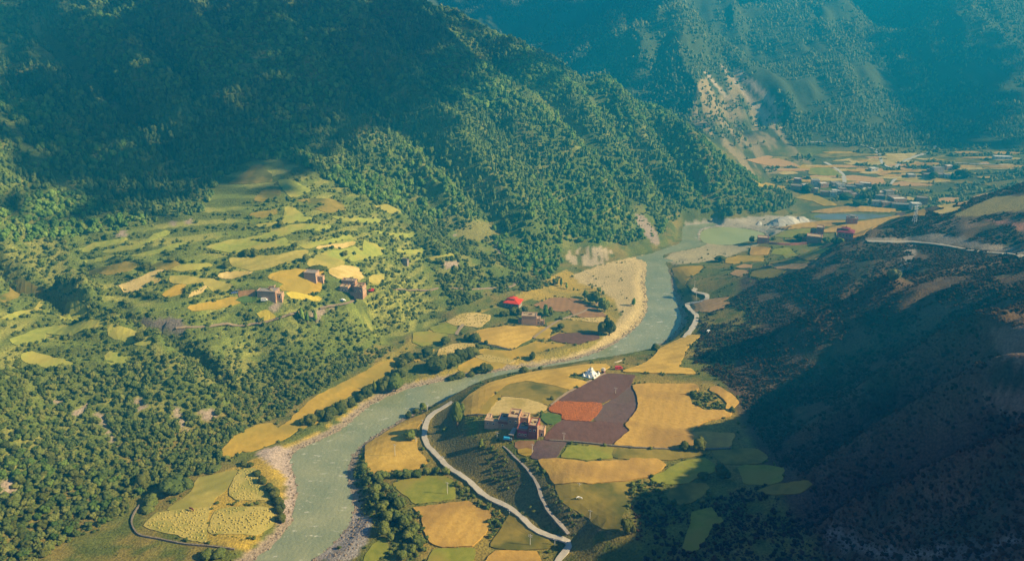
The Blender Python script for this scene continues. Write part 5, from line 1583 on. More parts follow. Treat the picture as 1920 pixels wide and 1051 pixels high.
# low slopes, hedges between the plots, ravine sides; the nearest are set aside as trees of their own
def shelf_keep(x, y, z, u, v, rg, base):
    n = fbm(x / 11, y / 11, 311, 4)
    big = fbm(x / 45, y / 45, 313, 3)
    return rg.uniform(0, 1, len(x)) < base * smooth01(n + 0.35 * (big - 0.5), 0.36, 0.52)
x, y, z, u, v, d, rg = candidates(-480, 120, 290, 800, 2.7, 2)
m = inside(u, v, LOWSLOPE) & (inside(u, v, SILH_FOREST) == False) & ~open_ground(u, v)
near_w = inside(u, v, NEARHILL)
_sy, _sx = np.gradient(ZZ, GY, GX)
SLOPE = np.hypot(_sx, _sy)
slp = bil(SLOPE, x, y)
on_shelf = inside(x, y, SHELF) | inside(x, y, HILLTOP)
edge_s = np.full(x.shape, 9.0)
for D in FIELD_OUT:
    c_, r_ = D.mean(0), np.abs(D - D.mean(0)).max() + 6
    m_ = (np.abs(x - c_[0]) < r_) & (np.abs(y - c_[1]) < r_)
    if m_.any(): edge_s[m_] = np.minimum(edge_s[m_], dist_line(x[m_], y[m_], D, True, 9))
riser = rg.uniform(0, 1, len(x)) < np.where(edge_s < 3.2, 0.60 * smooth01(fbm(x / 12, y / 12, 316, 3), 0.30, 0.44), 0.04)
riser |= rg.uniform(0, 1, len(x)) < 0.015 + 0.80 * smooth01(slp, 0.6, 0.9) * smooth01(fbm(x / 14, y / 14, 315, 3), 0.22, 0.36)
thickset = inside(u, v, [(330,622),(450,578),(560,578),(650,572),(760,556),(850,560),(850,588),(780,642),(640,722),(530,792),(470,772),(400,692)])
rv_w = inside(x, y, np.vstack([e_near, e_far[::-1]]))
keep = m & np.where(rv_w, rg.uniform(0, 1, len(x)) < 0.93, np.where(on_shelf & ~near_w, riser, np.where(near_w | thickset, rg.uniform(0, 1, len(x)) < 0.90 * smooth01(fbm(x / 15, y / 15, 317, 3), 0.18, 0.30), shelf_keep(x, y, z, u, v, rg, 0.92)))) & ~occupied(x, y, 2.0)
for c in cuts: keep &= ~inside(u, v, c)
SX, SY, SZ, SU, SV, SD = [q[keep] for q in (x, y, z, u, v, d)]
nw = near_w[keep]
SS = sizes(rg, len(SX), 1.9, 4.3, (0.7, 1.15), 1.5)
SS[nw] *= 1.12
SS[(on_shelf & ~near_w)[keep]] *= 0.8
order = np.argsort(SD + np.where(nw, 0, 400))
single = np.zeros(len(SX), bool)
cand = [i for i in order if 4 < SU[i] < 1900 and SV[i] < 1046 and SS[i][0] > 2.9]
single[cand[:215]] = True
# undergrowth beneath the bigger plants
x2, y2, z2, u2, v2, d2, rg2 = candidates(-480, 130, 290, 800, 2.3, 3)
m2 = (inside(u2, v2, LOWSLOPE)) & ~occupied(x2, y2, 1.0) & ~open_ground(u2, v2)
k2 = m2 & ~(inside(x2, y2, SHELF) & (bil(SLOPE, x2, y2) < 0.55)) & (rg2.uniform(0, 1, len(x2)) < 0.5 * smooth01(fbm(x2 / 20, y2 / 20, 319, 3), 0.3, 0.6))
for c in cuts: k2 &= ~inside(u2, v2, c)
p2 = np.stack([x2, y2, z2 - 0.1], -1)[k2]
s2 = sizes(rg2, k2.sum(), 0.8, 1.9, (0.6, 0.9))
finish('undergrowth', [(np.stack([SX, SY, SZ - 0.25], -1)[~single], SS[~single]), (p2, s2)], BUSHF, 4)

# dry scrub on the right-hand hill
x, y, z, u, v, d, rg = candidates(60, 520, 160, 760, 1.45, 4)
m = inside(u, v, RIGHTHILL)
for c in RH_OPEN: m &= ~inside(u, v, c)
n = fbm(x / 17, y / 17, 331, 5)
keep = m & (rg.uniform(0, 1, len(x)) < 0.92 * smooth01(n, 0.32, 0.50)) & ~occupied(x, y)
pts = np.stack([x, y, z - 0.1], -1)[keep]
scl = sizes(rg, keep.sum(), 0.7, 2.6, (0.6, 1.0), 2.6)
finish('scrub', [(pts, scl)], DRYF, 3)

# woods on the mountains across the far valley
x, y, z, u, v, d, rg = candidates(-200, 1150, 1080, 1950, 5.6, 5)
n = fbm(x / 60, y / 60, 341, 4)
spur_px = inside(u, v, [(1310,150),(1390,130),(1400,165),(1455,225),(1500,290),(1520,305),(1545,330),(1480,325),(1400,330),(1385,300),(1330,250),(1290,230),(1300,200)])
pr = 0.85 * smooth01(n, 0.30, 0.5) * np.where(spur_px, 0.45, 1)
keep = (z > 36) & (v < 300) & (rg.uniform(0, 1, len(x)) < pr)
pts = np.stack([x, y, z - 0.3], -1)[keep]
scl = sizes(rg, keep.sum(), 3.0, 6.4, (0.9, 1.5), 1.3)
# hedges of the far fields
x, y, z, u, v, d, rg = candidates(150, 800, 860, 1120, 3.6, 6)
band = smooth01(fbm(x / 40, y / 7, 351, 3), 0.50, 0.62)
keep2 = inside(u, v, [(1390,300),(1450,340),(1540,386),(1600,372),(1700,395),(1760,400),(1940,340),(1940,275),(1640,280),(1500,290)]) & (rg.uniform(0, 1, len(x)) < band * np.where(u > 1740, 1, 0.75)) & ~occupied(x, y)
p2 = np.stack([x, y, z - 0.2], -1)[keep2]
s2 = sizes(rg, keep2.sum(), 2.5, 6.5, (0.6, 1.1), 1.8)
finish('far_woods', [(pts, scl), (p2, s2)], FARF, 2)

# low growth dotted over the valley floor and along the banks
x, y, z, u, v, d, rg = candidates(-230, 330, 290, 900, 2.0, 7)
drp = bil(dr, x, y)
right_b = inside(u, v, [(690,840),(800,765),(1000,702),(1160,675),(1280,600),(1262,510),(1300,498),(1400,460),(1480,470),(1480,600),(1330,690),(1480,900),(1220,1060),(640,1060),(665,950)])
n = fbm(x / 9, y / 9, 361, 4)
p_ = 0.05 * smooth01(n, 0.45, 0.6)
p_ = np.maximum(p_, np.where(right_b & (drp > 1.5) & (drp < 6.5), 0.65 * smooth01(n, 0.36, 0.5), 0))
slope_px = inside(u, v, [(905,835),(960,840),(1010,868),(1045,920),(1100,970),(1170,1000),(1260,960),(1240,900),(1190,905),(1180,960),(1100,1010),(1060,1000),(1000,960),(920,900)])
p_ = np.maximum(p_, np.where(slope_px, 0.7 * smooth01(n, 0.36, 0.52), 0))
thick = inside(u, v, [(662,880),(690,870),(720,900),(760,935),(790,985),(810,1030),(770,1051),(735,1000),(700,980),(670,930)]) | inside(u, v, [(850,905),(905,930),(955,958),(940,1000),(920,1020),(915,965),(890,950),(860,935)]) | inside(u, v, [(1185,905),(1240,905),(1275,945),(1350,925),(1345,950),(1230,960),(1190,1000),(1170,990)]) | inside(u, v, [(1290,735),(1335,735),(1362,768),(1325,772),(1300,755)])
p_ = np.maximum(p_, np.where(thick, 0.85, 0))
edge_d = np.full(x.shape, 9.0)
for D in FIELD_OUT:
    c_, r_ = D.mean(0), np.abs(D - D.mean(0)).max() + 6
    m_ = (np.abs(x - c_[0]) < r_) & (np.abs(y - c_[1]) < r_)
    if m_.any(): edge_d[m_] = np.minimum(edge_d[m_], dist_line(x[m_], y[m_], D, True, 9))
p_ = np.maximum(p_, np.where(edge_d < 2.2, 0.42 * smooth01(n, 0.35, 0.55), 0))
keep = (drp > 1.2) & (z < 30) & ~inside(u, v, LOWSLOPE) & ~inside(u, v, RIGHTHILL) & (rg.uniform(0, 1, len(x)) < p_) & ~occupied(x, y, 0.8)
keep &= ~(inside(u, v, OPEN[0]) & (drp < 9))
pts = np.stack([x, y, z - 0.1], -1)[keep]
scl = sizes(rg, keep.sum(), 0.7, 2.6, (0.6, 0.95), 2.0)
scl[thick[keep]] *= 1.35
finish('ground_cover', [(pts, scl)], BUSHF, 4)

# stones along the water
def stone_mesh(seed):
    v0, f0 = ICO1
    n = 1 + 0.6 * (fbm(v0[:, 0] * 1.4 + seed, v0[:, 1] * 1.4 + v0[:, 2], seed, 2) - 0.5)
    me = bpy.data.meshes.new('stone')
    me.from_pydata((v0 * n[:, None] * np.array([0.5, 0.42, 0.32])).tolist(), [], [tuple(map(int, q)) for q in f0])
    return me
M_RIVERSTONE = surf('river_stone', (0.15, 0.115, 0.085), (0.29, 0.225, 0.17), 0.35, 4)
STF = []
for i in range(3):
    me = stone_mesh(i + 3); me.materials.append(M_RIVERSTONE)
    STF.append(bpy.data.objects.new('stone_form', me))
x, y, z, u, v, d, rg = candidates(-180, 220, 290, 720, 0.9, 8)
drp = bil(dr, x, y)
p_ = np.where((drp > -0.8) & (drp < 4.5), 0.5 * (1 - smooth01(drp, 1.5, 4.5)), 0)
p_ = np.where(right_b[:0].size or False, p_, p_)
bar = inside(u, v, [(585,1051),(622,1022),(650,990),(662,960),(700,975),(690,1010),(660,1051)])
p_ = np.maximum(p_, np.where(bar & (drp > -1), 0.5, 0))
keep = rg.uniform(0, 1, len(x)) < p_
pts = np.stack([x, y, z + 0.02], -1)[keep]
s = 0.35 + 1.5 * rg.uniform(0, 1, keep.sum()) ** 4
finish('stones', [(pts, np.stack([s, s, s], -1))], STF, 3)

# small heaps of cut straw standing in rows on the stubble
STRAW = FM['sheaf']
me = bpy.data.meshes.new('straw_heap')
mb = MB().lathe([(0.5, 0), (0.42, 0.25), (0.24, 0.5), (0.06, 0.66)], 7)
me.from_pydata(mb.v, [], mb.f); me.materials.append(STRAW)
heap = bpy.data.objects.new('straw_heap_form', me)
hp = []
for poly in ([(272,985),(296,962),(340,957),(391,952),(384,985),(386,1017),(350,1007),(335,1002),(291,991)], [(451,881),(477,879),(494,910),(504,934),(450,937),(434,928),(433,915)], [(406,960),(425,953),(500,953),(513,965),(508,985),(480,999),(400,999),(393,990)],
             [(840,603),(861,592),(881,587),(919,591),(916,600),(899,613),(870,609),(856,610)], [(891,669),(910,666),(950,672),(966,676),(954,681),(920,676),(901,672)], [(1064,597),(1134,596),(1129,604),(1076,600)], [(827,655),(850,646),(884,644),(890,650),(870,661),(845,667),(822,667)],
             [(352,555),(376,541),(391,533),(380,544),(360,552)]):
    W2 = pix(*np.array(poly, float).T)[:, :2]
    a0, a1 = W2.min(0), W2.max(0)
    gx, gy = np.meshgrid(np.arange(a0[0], a1[0], 1.7), np.arange(a0[1], a1[1], 1.8))
    gx = gx.ravel() + RNG.uniform(-0.8, 0.8, gx.size); gy = gy.ravel() + RNG.uniform(-0.85, 0.85, gy.size)
    ok = inside(gx, gy, W2) & (RNG.uniform(0, 1, gx.size) < 0.2 + 0.75 * smooth01(fbm(gx / 8, gy / 8, 371, 3), 0.3, 0.55))
    hp.append(np.stack([gx[ok], gy[ok], ground(gx[ok], gy[ok]) + 0.4], -1))
hp = np.vstack(hp)
s = RNG.uniform(0.5, 1.2, len(hp))
scatter_object('straw_heaps', hp, np.stack([s, s, s], -1), RNG.uniform(0, 6, len(hp)), np.zeros(len(hp), int), [heap])
print('counts', {o.name: len(o.data.vertices) for o in bpy.data.objects if o.get('kind') == 'stuff' and o.modifiers})
# ---------------------------------------------------------------- trees and bushes one can tell apart
CROWN = {
 'round': [crown_mesh('round_crown', L_DEEP, 500 + i, 8, 260, base=ICO2, leaf=0.12) for i in range(4)],
 'bright': [crown_mesh('bright_crown', L_POP, 520 + i, 7, 260, base=ICO2, leaf=0.12) for i in range(3)],
 'spire': [crown_mesh('spire_crown', L_WOOD, 540 + i, 8, 240, base=ICO2, leaf=0.11, tip=0.7) for i in range(2)],
 'brightspire': [crown_mesh('bright_spire_crown', L_POP, 560 + i, 8, 240, base=ICO2, leaf=0.11, tip=0.65) for i in range(2)],
 'bush': [crown_mesh('bush_crown', L_BUSH, 580 + i, 8, 220, base=ICO2, leaf=0.13) for i in range(4)],
 'wood': [crown_mesh('wood_crown', (L_BUSH, L_BUSH, L_DEEP, L_BUSH, L_WOODDARK)[i], 600 + i, 9, 260, base=ICO2, leaf=0.12) for i in range(5)],
 'pale': [crown_mesh('pale_crown', leaf_mat('pale_leaves', [(0.14, 0.16, 0.075), (0.21, 0.22, 0.11), (0.28, 0.28, 0.15)]), 640, 8, 260, base=ICO2, leaf=0.12)],
}
TRUNK = []
for i in range(3):
    me = bpy.data.meshes.new('trunk_form')
    mb = MB().tube((0, 0, -0.12), (0.02, 0.01, 0.22), 0.050, 0.036, 7).tube((0.02, 0.01, 0.21), (0.05, -0.02, 0.52), 0.036, 0.018, 6)
    mb.tube((0.02, 0.01, 0.20), (-0.14, 0.06, 0.46), 0.024, 0.010, 5).tube((0.02, 0.01, 0.24), (0.15, 0.10, 0.48), 0.022, 0.010, 5).tube((0.02, 0.01, 0.22), (0.03, -0.16, 0.44), 0.020, 0.008, 5)
    me.from_pydata(mb.v, [], mb.f)
    me.materials.append(M_BARK)
    TRUNK.append(me)
tr_ = random.Random(9)
def grow(P, hm, wm, kind, label, group=None, name='tree', lift=0.14):
    root = empty(name, tuple(P), tr_.uniform(0, 6.28), label, 'bush' if name == 'bush' else 'tree', group)
    c = bpy.data.objects.new('crown', tr_.choice(CROWN[kind]))
    c.parent = root
    c.location = (0, 0, hm * lift - 0.1)
    c.scale = (wm * tr_.uniform(0.94, 1.1), wm * tr_.uniform(0.94, 1.1), hm * (1 - lift) + 0.1)
    COL.objects.link(c)
    t = bpy.data.objects.new('trunk', TRUNK[0])
    t.parent = root
    t.scale = (hm * 0.9, hm * 0.9, hm)
    COL.objects.link(t)
    return root
def plant(u, v, hp, kind, label, wp=None, group=None, name='tree', lift=0.14):
    P = pix([u], [v])[0]
    _, _, d = project(P)
    k = d / FOC
    h = hp * k / 0.90
    return grow((P[0], P[1], P[2] - 0.1), h, (wp or hp) * k, kind, label, group, name, lift)

# rows and clumps along the left bank
G1 = 'bushes in the row along the left river bank'
for u, v, h, w in [(643,768,21,20),(637,774,21,22),(660,763,17,18),(623,781,21,24),(617,788,17,18),(600,786,19,22),(583,794,20,24),(570,796,14,16),(677,752,14,15),(687,744,22,26)]:
    plant(u, v, h, 'round', 'rounded willow bush in the row along the left bank', w, G1, 'bush', 0.04)
plant(742, 733, 33, 'bright', 'large bright green bushy tree at the water edge, biggest of the left bank clump', 36)
plant(722, 734, 29, 'round', 'dark tree beside the large bright green one at the left water edge', 26)
plant(703, 735, 24, 'brightspire', 'small pointed bright green tree in the left bank clump', 12)
G2 = 'bushes of the hedge in the golden left bank meadow'
for u, v, h, w in [(740,703,13,16),(752,707,17,18),(753,687,17,20),(756,676,14,18),(767,677,18,20),(802,668,19,22),(787,672,9,12)]:
    plant(u, v, h, 'round', 'rounded bush in the broken golden meadow hedge', w, G2, 'bush', 0.05)
G3 = 'bushes of the thick hedge below the straw plot'
for u, v, h, w in [(817,693,25,40),(831,689,25,28),(845,687,23,28),(856,681,17,20),(866,676,23,26),(878,671,20,24),(888,666,17,20)]:
    plant(u, v, h, 'round', 'big dark bush of the thick hedge below the straw plot', w, G3, 'bush', 0.03)
G4 = 'bushes on the left bank above the rapids'
for u, v, h, w in [(907,698,18,20),(916,697,16,18),(897,699,13,18),(862,708,13,20),(883,704,8,14),(845,712,7,16),(982,698,12,16),(1013,692,7,10)]:
    plant(u, v, h, 'round', 'dark bush on the stony left bank above the rapids', w, G4, 'bush', 0.03)
plant(835, 646, 16, 'round', 'round tree standing alone in the green pasture at the slope foot', 18)
plant(876, 638, 13, 'round', 'smaller left half of the tree pair at the wheat field corner', 14)
plant(891, 640, 17, 'round', 'larger right half of the tree pair at the wheat field corner', 19)
plant(911, 645, 8, 'round', 'tiny round tree on the dark wall below the wheat', 8)
plant(895, 654, 9, 'round', 'tiny bush at the end of the straw plot', 8, name='bush', lift=0.03)
plant(998, 673, 14, 'round', 'round bush alone on the river meadow below the tan house', 13, name='bush', lift=0.05)
plant(1023, 594, 25, 'spire', 'tall dark oval tree right of the tan house', 19)
plant(1032, 592, 18, 'round', 'shorter dark tree close to the tall oval one right of the tan house', 10)
plant(1052, 617, 12, 'round', 'round tree in the olive field right of the tan house', 14)
plant(1051, 599, 7, 'round', 'low bush at the corner of the brown ploughed plot', 9, name='bush', lift=0.03)
G5 = 'trees in front of the scarlet roof'
for u, v, h, w in [(963,590,14,16),(973,590,14,15),(983,589,15,15),(942,593,11,12),(951,592,8,10)]:
    plant(u, v, h, 'round', 'dark round tree in the clump in front of the scarlet roof', w, G5)
plant(1128, 627, 24, 'round', 'left and lower half of the dark willow pair on the river meadow', 17)
plant(1142, 628, 34, 'round', 'right and taller half of the dark willow pair on the river meadow', 22)
G6 = 'sunlit trees in the row along the ploughed plot'
for u, v, h, w in [(1098,559,16,12),(1107,569,21,15),(1118,570,24,16),(1128,577,20,14),(1134,584,20,14),(1139,577,15,11)]:
    plant(u, v, h, 'bright', 'sunlit yellow-green tree in the row along the brown ploughed plot', w, G6)
plant(1110, 543, 12, 'brightspire', 'slim pointed tree standing above the sunlit row', 6)
plant(1123, 548, 10, 'bright', 'small yellow tree behind the sunlit row, nearer the row', 8)
plant(1131, 552, 8, 'bright', 'smallest yellow tree behind the sunlit row, nearer the gravel', 6)
plant(1188, 573, 15, 'spire', 'single rounded tree on the gravel flat beside the river', 13)
plant(1052, 537, 17, 'spire', 'tallest pointed tree of three at the wood edge above the meadow', 10)
plant(1062, 542, 13, 'spire', 'middle pointed tree of three at the wood edge above the meadow', 8)
plant(1076, 545, 7, 'spire', 'smallest pointed tree of three at the wood edge above the meadow', 5)
plant(1041, 535, 13, 'round', 'round tree at the wood edge left of the three pointed ones', 10)
# hamlet
plant(1409, 455, 12, 'round', 'round dark green tree left of the low rose-red house', 11)
plant(1470, 452, 8, 'spire', 'small pointed tree behind the hamlet wall', 6)
plant(1450, 450, 6, 'round', 'small bush behind the hamlet wall beside the low house', 9, name='bush', lift=0.03)
plant(1500, 451, 13, 'round', 'wide dark tree behind the hamlet wall beside the large house', 22)
plant(1549, 456, 12, 'bright', 'round green tree right of the large rose-red house', 18)
plant(1564, 456, 10, 'round', 'dark tree left of the magenta-roofed house', 14)
plant(1575, 455, 10, 'bright', 'pale green bush in front of the magenta-roofed house', 14, name='bush', lift=0.04)
plant(1350, 490, 11, 'round', 'spreading tree at the top of the bank above the gravel bar', 20)
plant(1373, 505, 8, 'round', 'round tree at the corner of the small peach-coloured field', 9)
plant(1293, 544, 10, 'round', 'dark round tree at the top of the winding white lane', 12)
plant(1229, 655, 12, 'round', 'dark bush on the bank edge by the golden meadow at the bend', 14, name='bush', lift=0.03)
# the terrace of the front houses and the shaded fields
plant(858, 797, 47, 'bright', 'tall leafy light green tree between the lane and the yard', 26)
plant(768, 824, 20, 'bright', 'round tree with a long shadow on the golden field by the lane', 24)
plant(793, 768, 15, 'bright', 'round yellow-green bush by the top bend of the lane', 16, name='bush', lift=0.04)
plant(780, 773, 8, 'round', 'low dark bush on the right bank by the top bend of the lane', 14, name='bush', lift=0.02)
plant(766, 781, 10, 'round', 'dark bush lowest of three on the right bank by the lane', 14, name='bush', lift=0.02)
plant(1035, 749, 7, 'round', 'small dark tree at the corner of the red-brown plots', 9)
plant(902, 836, 13, 'bright', 'pale bush on the slope below the yard', 11, name='bush', lift=0.03)
plant(1283, 843, 18, 'round', 'left of two dark round trees on the wheat field edge', 19)
plant(1310, 843, 24, 'round', 'right and larger of two dark round trees on the wheat field edge', 23)
plant(1317, 898, 16, 'round', 'smaller dark tree in the shaded pasture', 21)
plant(1354, 896, 26, 'round', 'large dark tree in the shaded pasture', 28)
plant(1174, 1000, 33, 'round', 'tall dark oval tree in the shade below the olive field', 21)
plant(1185, 1000, 24, 'round', 'shorter tree right against the tall dark oval one', 12)
plant(1240, 968, 14, 'round', 'round grey-green tree in the shaded thicket', 16)
plant(1372, 772, 10, 'round', 'dark bush at the tip of the curled wheat field', 12, name='bush', lift=0.03)
plant(1673, 531, 27, 'pale', 'pale silver-green tree on the dark right-hand hillside', 25)
G7 = 'bushes of the hedge across the lower terrace'
for u, v, h, w in [(748,894,15,20),(765,893,15,20),(782,892,13,18),(800,888,13,16),(818,886,13,16),(836,887,11,16),(712,900,18,24),(725,896,14,16)]:
    plant(u, v, h, 'bush', 'bush in the hedge across the lower terrace by the lane', w, G7, 'bush', 0.03)
G8 = 'bushes in the thicket along the right river bank'
for u, v, h, w in [(682,880,14,14),(690,905,14,16),(703,925,18,20),(705,938,14,14),(722,918,16,18),(735,940,20,22),(748,950,20,22),(718,955,18,20),(728,975,20,24),(745,975,18,20),(760,985,22,24),(775,1000,20,24),(785,1020,18,22),(720,1000,22,28),(765,1010,18,20),(770,1035,18,22),(755,1045,16,20),(733,1012,14,16)]:
    plant(u, v, h, 'bush', 'dark bush in the thicket along the right river bank', w, G8, 'bush', 0.03)
# near left bank
plant(270, 914, 29, 'round', 'big dark tree at the wood edge above the stone wall', 30)
plant(326, 924, 30, 'bush', 'wide dark clump at the corner of the near olive field', 48, name='bush', lift=0.03)
plant(352, 917, 22, 'bush', 'right end of the wide dark clump by the near olive field', 24, name='bush', lift=0.03)
plant(284, 944, 17, 'bush', 'brownish bush inside the top of the stone wall', 28, name='bush', lift=0.03)
plant(278, 958, 10, 'bush', 'low dark bush inside the stone wall, below the brownish one', 26, name='bush', lift=0.02)
plant(211, 965, 14, 'round', 'round bush alone on the grass left of the stone wall', 20, name='bush', lift=0.03)
plant(217, 946, 14, 'bush', 'bush on the grass above the lone round one', 24, name='bush', lift=0.03)
plant(401, 882, 10, 'bush', 'low bush at the top edge of the near olive field', 26, name='bush', lift=0.02)
plant(388, 1046, 15, 'bush', 'left of two dark bushes at the bottom edge below the stone wall', 26, name='bush', lift=0.02)
plant(410, 1044, 15, 'bush', 'right of two dark bushes at the bottom edge below the stone wall', 24, name='bush', lift=0.02)
G9 = 'bushes of the hedge between the straw fields and the gravel'
for u, v, h, w in [(458,872,9,16),(470,874,8,14),(482,891,11,16),(492,905,14,18),(505,917,13,20),(516,930,16,22),(521,944,15,20),(526,960,16,20),(528,977,17,18),(510,922,12,14)]:
    plant(u, v, h, 'round', 'bush in the hedge between straw fields and gravel beach', w, G9, 'bush', 0.03)
# shelf
for u, v, h, w, lb in [(567,601,26,12,'tallest dark conifer below the shelf houses'), (577,604,22,11,'conifer second from the left below the shelf houses'), (592,603,22,13,'rightmost dark conifer below the shelf houses'), (559,597,16,11,'shortest and leftmost conifer below the shelf houses')]:
    plant(u, v, h, 'spire', lb, w)
for u, v, h, w, lb in [(574,490,14,13,'round tree on the hedge above the tall square shelf house'), (425,502,12,16,'dark round tree at the left corner of the wheat strip on the shelf'), (463,480,13,17,'left of two dark trees above the wheat strip on the shelf'), (480,480,13,15,'right of two dark trees above the wheat strip on the shelf'),
                       (526,424,10,13,'dark tree between two pasture strips high on the shelf'), (646,480,10,13,'dark tree among the narrow terrace strips'), (552,464,9,13,'dark bush at the left end of the narrow terrace strips'), (275,506,11,13,'round tree beside the pale straw strip on the shelf'), (594,506,8,32,'long dark bush behind the tall square shelf house'),
                       (322,490,8,16,'dark bush between the pasture strips on the left part of the shelf'), (263,640,16,22,'reddish bush on the near hilltop pasture')]:
    plant(u, v, h, 'round', lb, w)
# far village trees
for u, v, h, w, lb in [(1638,370,24,16,'tallest dark tree of the far village'), (1625,372,16,20,'broad dark tree left of the tallest one in the far village'), (1515,359,14,22,'wide tree between houses at the left end of the far village'), (1586,372,10,24,'tree clump in the middle of the far village'), (1610,385,9,24,'tree clump on the lower edge of the far village'),
                       (1630,385,14,7,'slim tree on the lower edge of the far village'), (1750,335,13,18,'dark tree right of the upper far houses'), (1795,330,12,14,'left of two dark trees on the upper right fields'), (1812,333,14,24,'right of two dark trees on the upper right fields'), (1723,375,6,6,'tiny round tree behind the whitewashed far house'), (1792,318,9,14,'small tree right of the dusky far houses')]:
    plant(u, v, h, 'round', lb, w)
# the nearest trees of the wood on the near slope
GW = 'trees of the wood on the near left slope'
for i in np.nonzero(single)[0]:
    s = SS[i]
    grow((SX[i], SY[i], SZ[i] - 0.2), s[2] * 1.12, s[0] * 1.05, 'wood', 'leafy green tree in the close wood on the near left slope', GW, 'tree', 0.10)
# ---------------------------------------------------------------- stupa, shrine
M_STUPA = surf('limewash', (0.66, 0.66, 0.66), (0.80, 0.79, 0.77), 1.5, 4)
M_GOLD = surf('gilt', (0.55, 0.36, 0.08), (0.66, 0.45, 0.12), 2.0, rough=0.4)
t = root_at('stupa', 1103, 708, -32, 'white stupa with spire and ring of small corner stupas at the terrace edge', 'stupa', r=9, back=4)
o_ = 5.0
MB().box(-5.6, o_ - 5.6, -1.5, 5.6, o_ + 5.6, 0.7).build('plinth', M_STUPA, t)
MB().box(-3.6, o_ - 3.6, 0.703, 3.6, o_ + 3.6, 1.9).box(-3.0, o_ - 3.0, 1.903, 3.0, o_ + 3.0, 2.7).box(-2.4, o_ - 2.4, 2.703, 2.4, o_ + 2.4, 3.5).box(-1.9, o_ - 1.9, 3.503, 1.9, o_ + 1.9, 4.2).build('steps', M_STUPA, t)
MB().lathe([(1.35, 4.203), (1.6, 4.9), (1.72, 5.6), (1.55, 6.3), (1.0, 6.85), (0.6, 7.0)], 16, 0, o_).build('dome', M_STUPA, t)
MB().box(-0.62, o_ - 0.62, 7.003, 0.62, o_ + 0.62, 7.7).build('harmika', M_STUPA, t)
MB().lathe([(0.5, 7.703), (0.42, 8.2), (0.45, 8.25), (0.34, 8.8), (0.37, 8.85), (0.25, 9.4), (0.27, 9.45), (0.12, 10.1)], 10, 0, o_).build('spire', M_GOLD, t)
MB().lathe([(0.4, 10.1), (0.42, 10.25), (0.08, 10.5), (0.03, 11.4)], 8, 0, o_).build('finial', M_GOLD, t)
t.scale = (0.8, 0.8, 0.8)
for k in range(8):
    a = [(-4.6, -4.6), (0, -4.6), (4.6, -4.6), (4.6, 0), (4.6, 4.6), (0, 4.6), (-4.6, 4.6), (-4.6, 0)][k]
    m_ = MB()
    m_.box(a[0] - 0.75, o_ + a[1] - 0.75, 0.703, a[0] + 0.75, o_ + a[1] + 0.75, 1.5).box(a[0] - 0.55, o_ + a[1] - 0.55, 1.503, a[0] + 0.55, o_ + a[1] + 0.55, 1.9)
    m_.lathe([(0.42, 1.903), (0.55, 2.3), (0.3, 2.75), (0.12, 2.9), (0.04, 3.7)], 10, a[0], o_ + a[1])
    m_.build('small_stupa', M_STUPA, t)
t = root_at('shrine', 1130, 699.5, -25, 'small red-brown shrine with pale tiered roof beside the white stupa', 'shrine', r=3, back=1)
MB().box(-1.1, 0, -1, 1.1, 2.0, 2.1, 0.1).build('wall', M_MAROON, t)
MB().box(-1.5, -0.4, 2.103, 1.5, 2.4, 2.35).build('roof', M_TRIM, t)
MB().box(-0.75, 0.35, 2.353, 0.75, 1.65, 3.1).build('upper_wall', M_ADOBE, t)
MB().box(-1.0, 0.1, 3.103, 1.0, 1.9, 3.35).lathe([(0.25, 3.353), (0.3, 3.6), (0.05, 4.0)], 8, 0, 1.0).build('upper_roof', M_TRIM, t)
MB().box(-0.4, -0.03, 0, 0.4, 0.12, 1.5).build('door', M_WOODD, t)
t = root_at('small_stupa', 821, 471, 0, 'tiny white stupa alone on the green slope above the path', 'stupa', r=2, back=0.5)
MB().box(-0.8, -0.8, -0.6, 0.8, 0.8, 0.7).box(-0.55, -0.55, 0.703, 0.55, 0.55, 1.1).build('plinth', M_STUPA, t)
MB().lathe([(0.45, 1.103), (0.6, 1.5), (0.35, 2.0), (0.1, 2.2), (0.03, 3.0)], 10).build('dome', M_STUPA, t)

# ---------------------------------------------------------------- vehicles
def paint(name, c):
    m, n, l, b = new_mat(name)
    b.inputs['Base Color'].default_value = (*c, 1)
    b.inputs['Roughness'].default_value = 0.35
    b.inputs['Specular IOR Level'].default_value = 0.5
    return m
M_TYRE = surf('tyre_rubber', (0.02, 0.02, 0.02), (0.03, 0.03, 0.03), 3.0)
def profile(side, w, name, mat, parent, inset=0.0):
    """a body shape from its side outline, narrower above the waist"""
    n = len(side)
    v = [(x, -w / 2 + inset * (z > 0.95), z) for x, z in side] + [(x, w / 2 - inset * (z > 0.95), z) for x, z in side]
    f = [tuple(range(n)), tuple(range(2 * n - 1, n - 1, -1))] + [(i, n + i, n + (i + 1) % n, (i + 1) % n) for i in range(n)]
    return mesh_object(name, v, f, mat, parent)
def wheels(t, xs, w, r=0.34):
    for x in xs:
        for s in (-1, 1):
            wl_ = MB().tube((x, s * (w / 2 - 0.2), r), (x, s * (w / 2 + 0.02), r), r, n=14).build('wheel', M_TYRE, t)
            MB().tube((x, s * (w / 2 + 0.022), r), (x, s * (w / 2 + 0.045), r), r * 0.55, n=10).build('hubcap', M_GREYR, wl_)
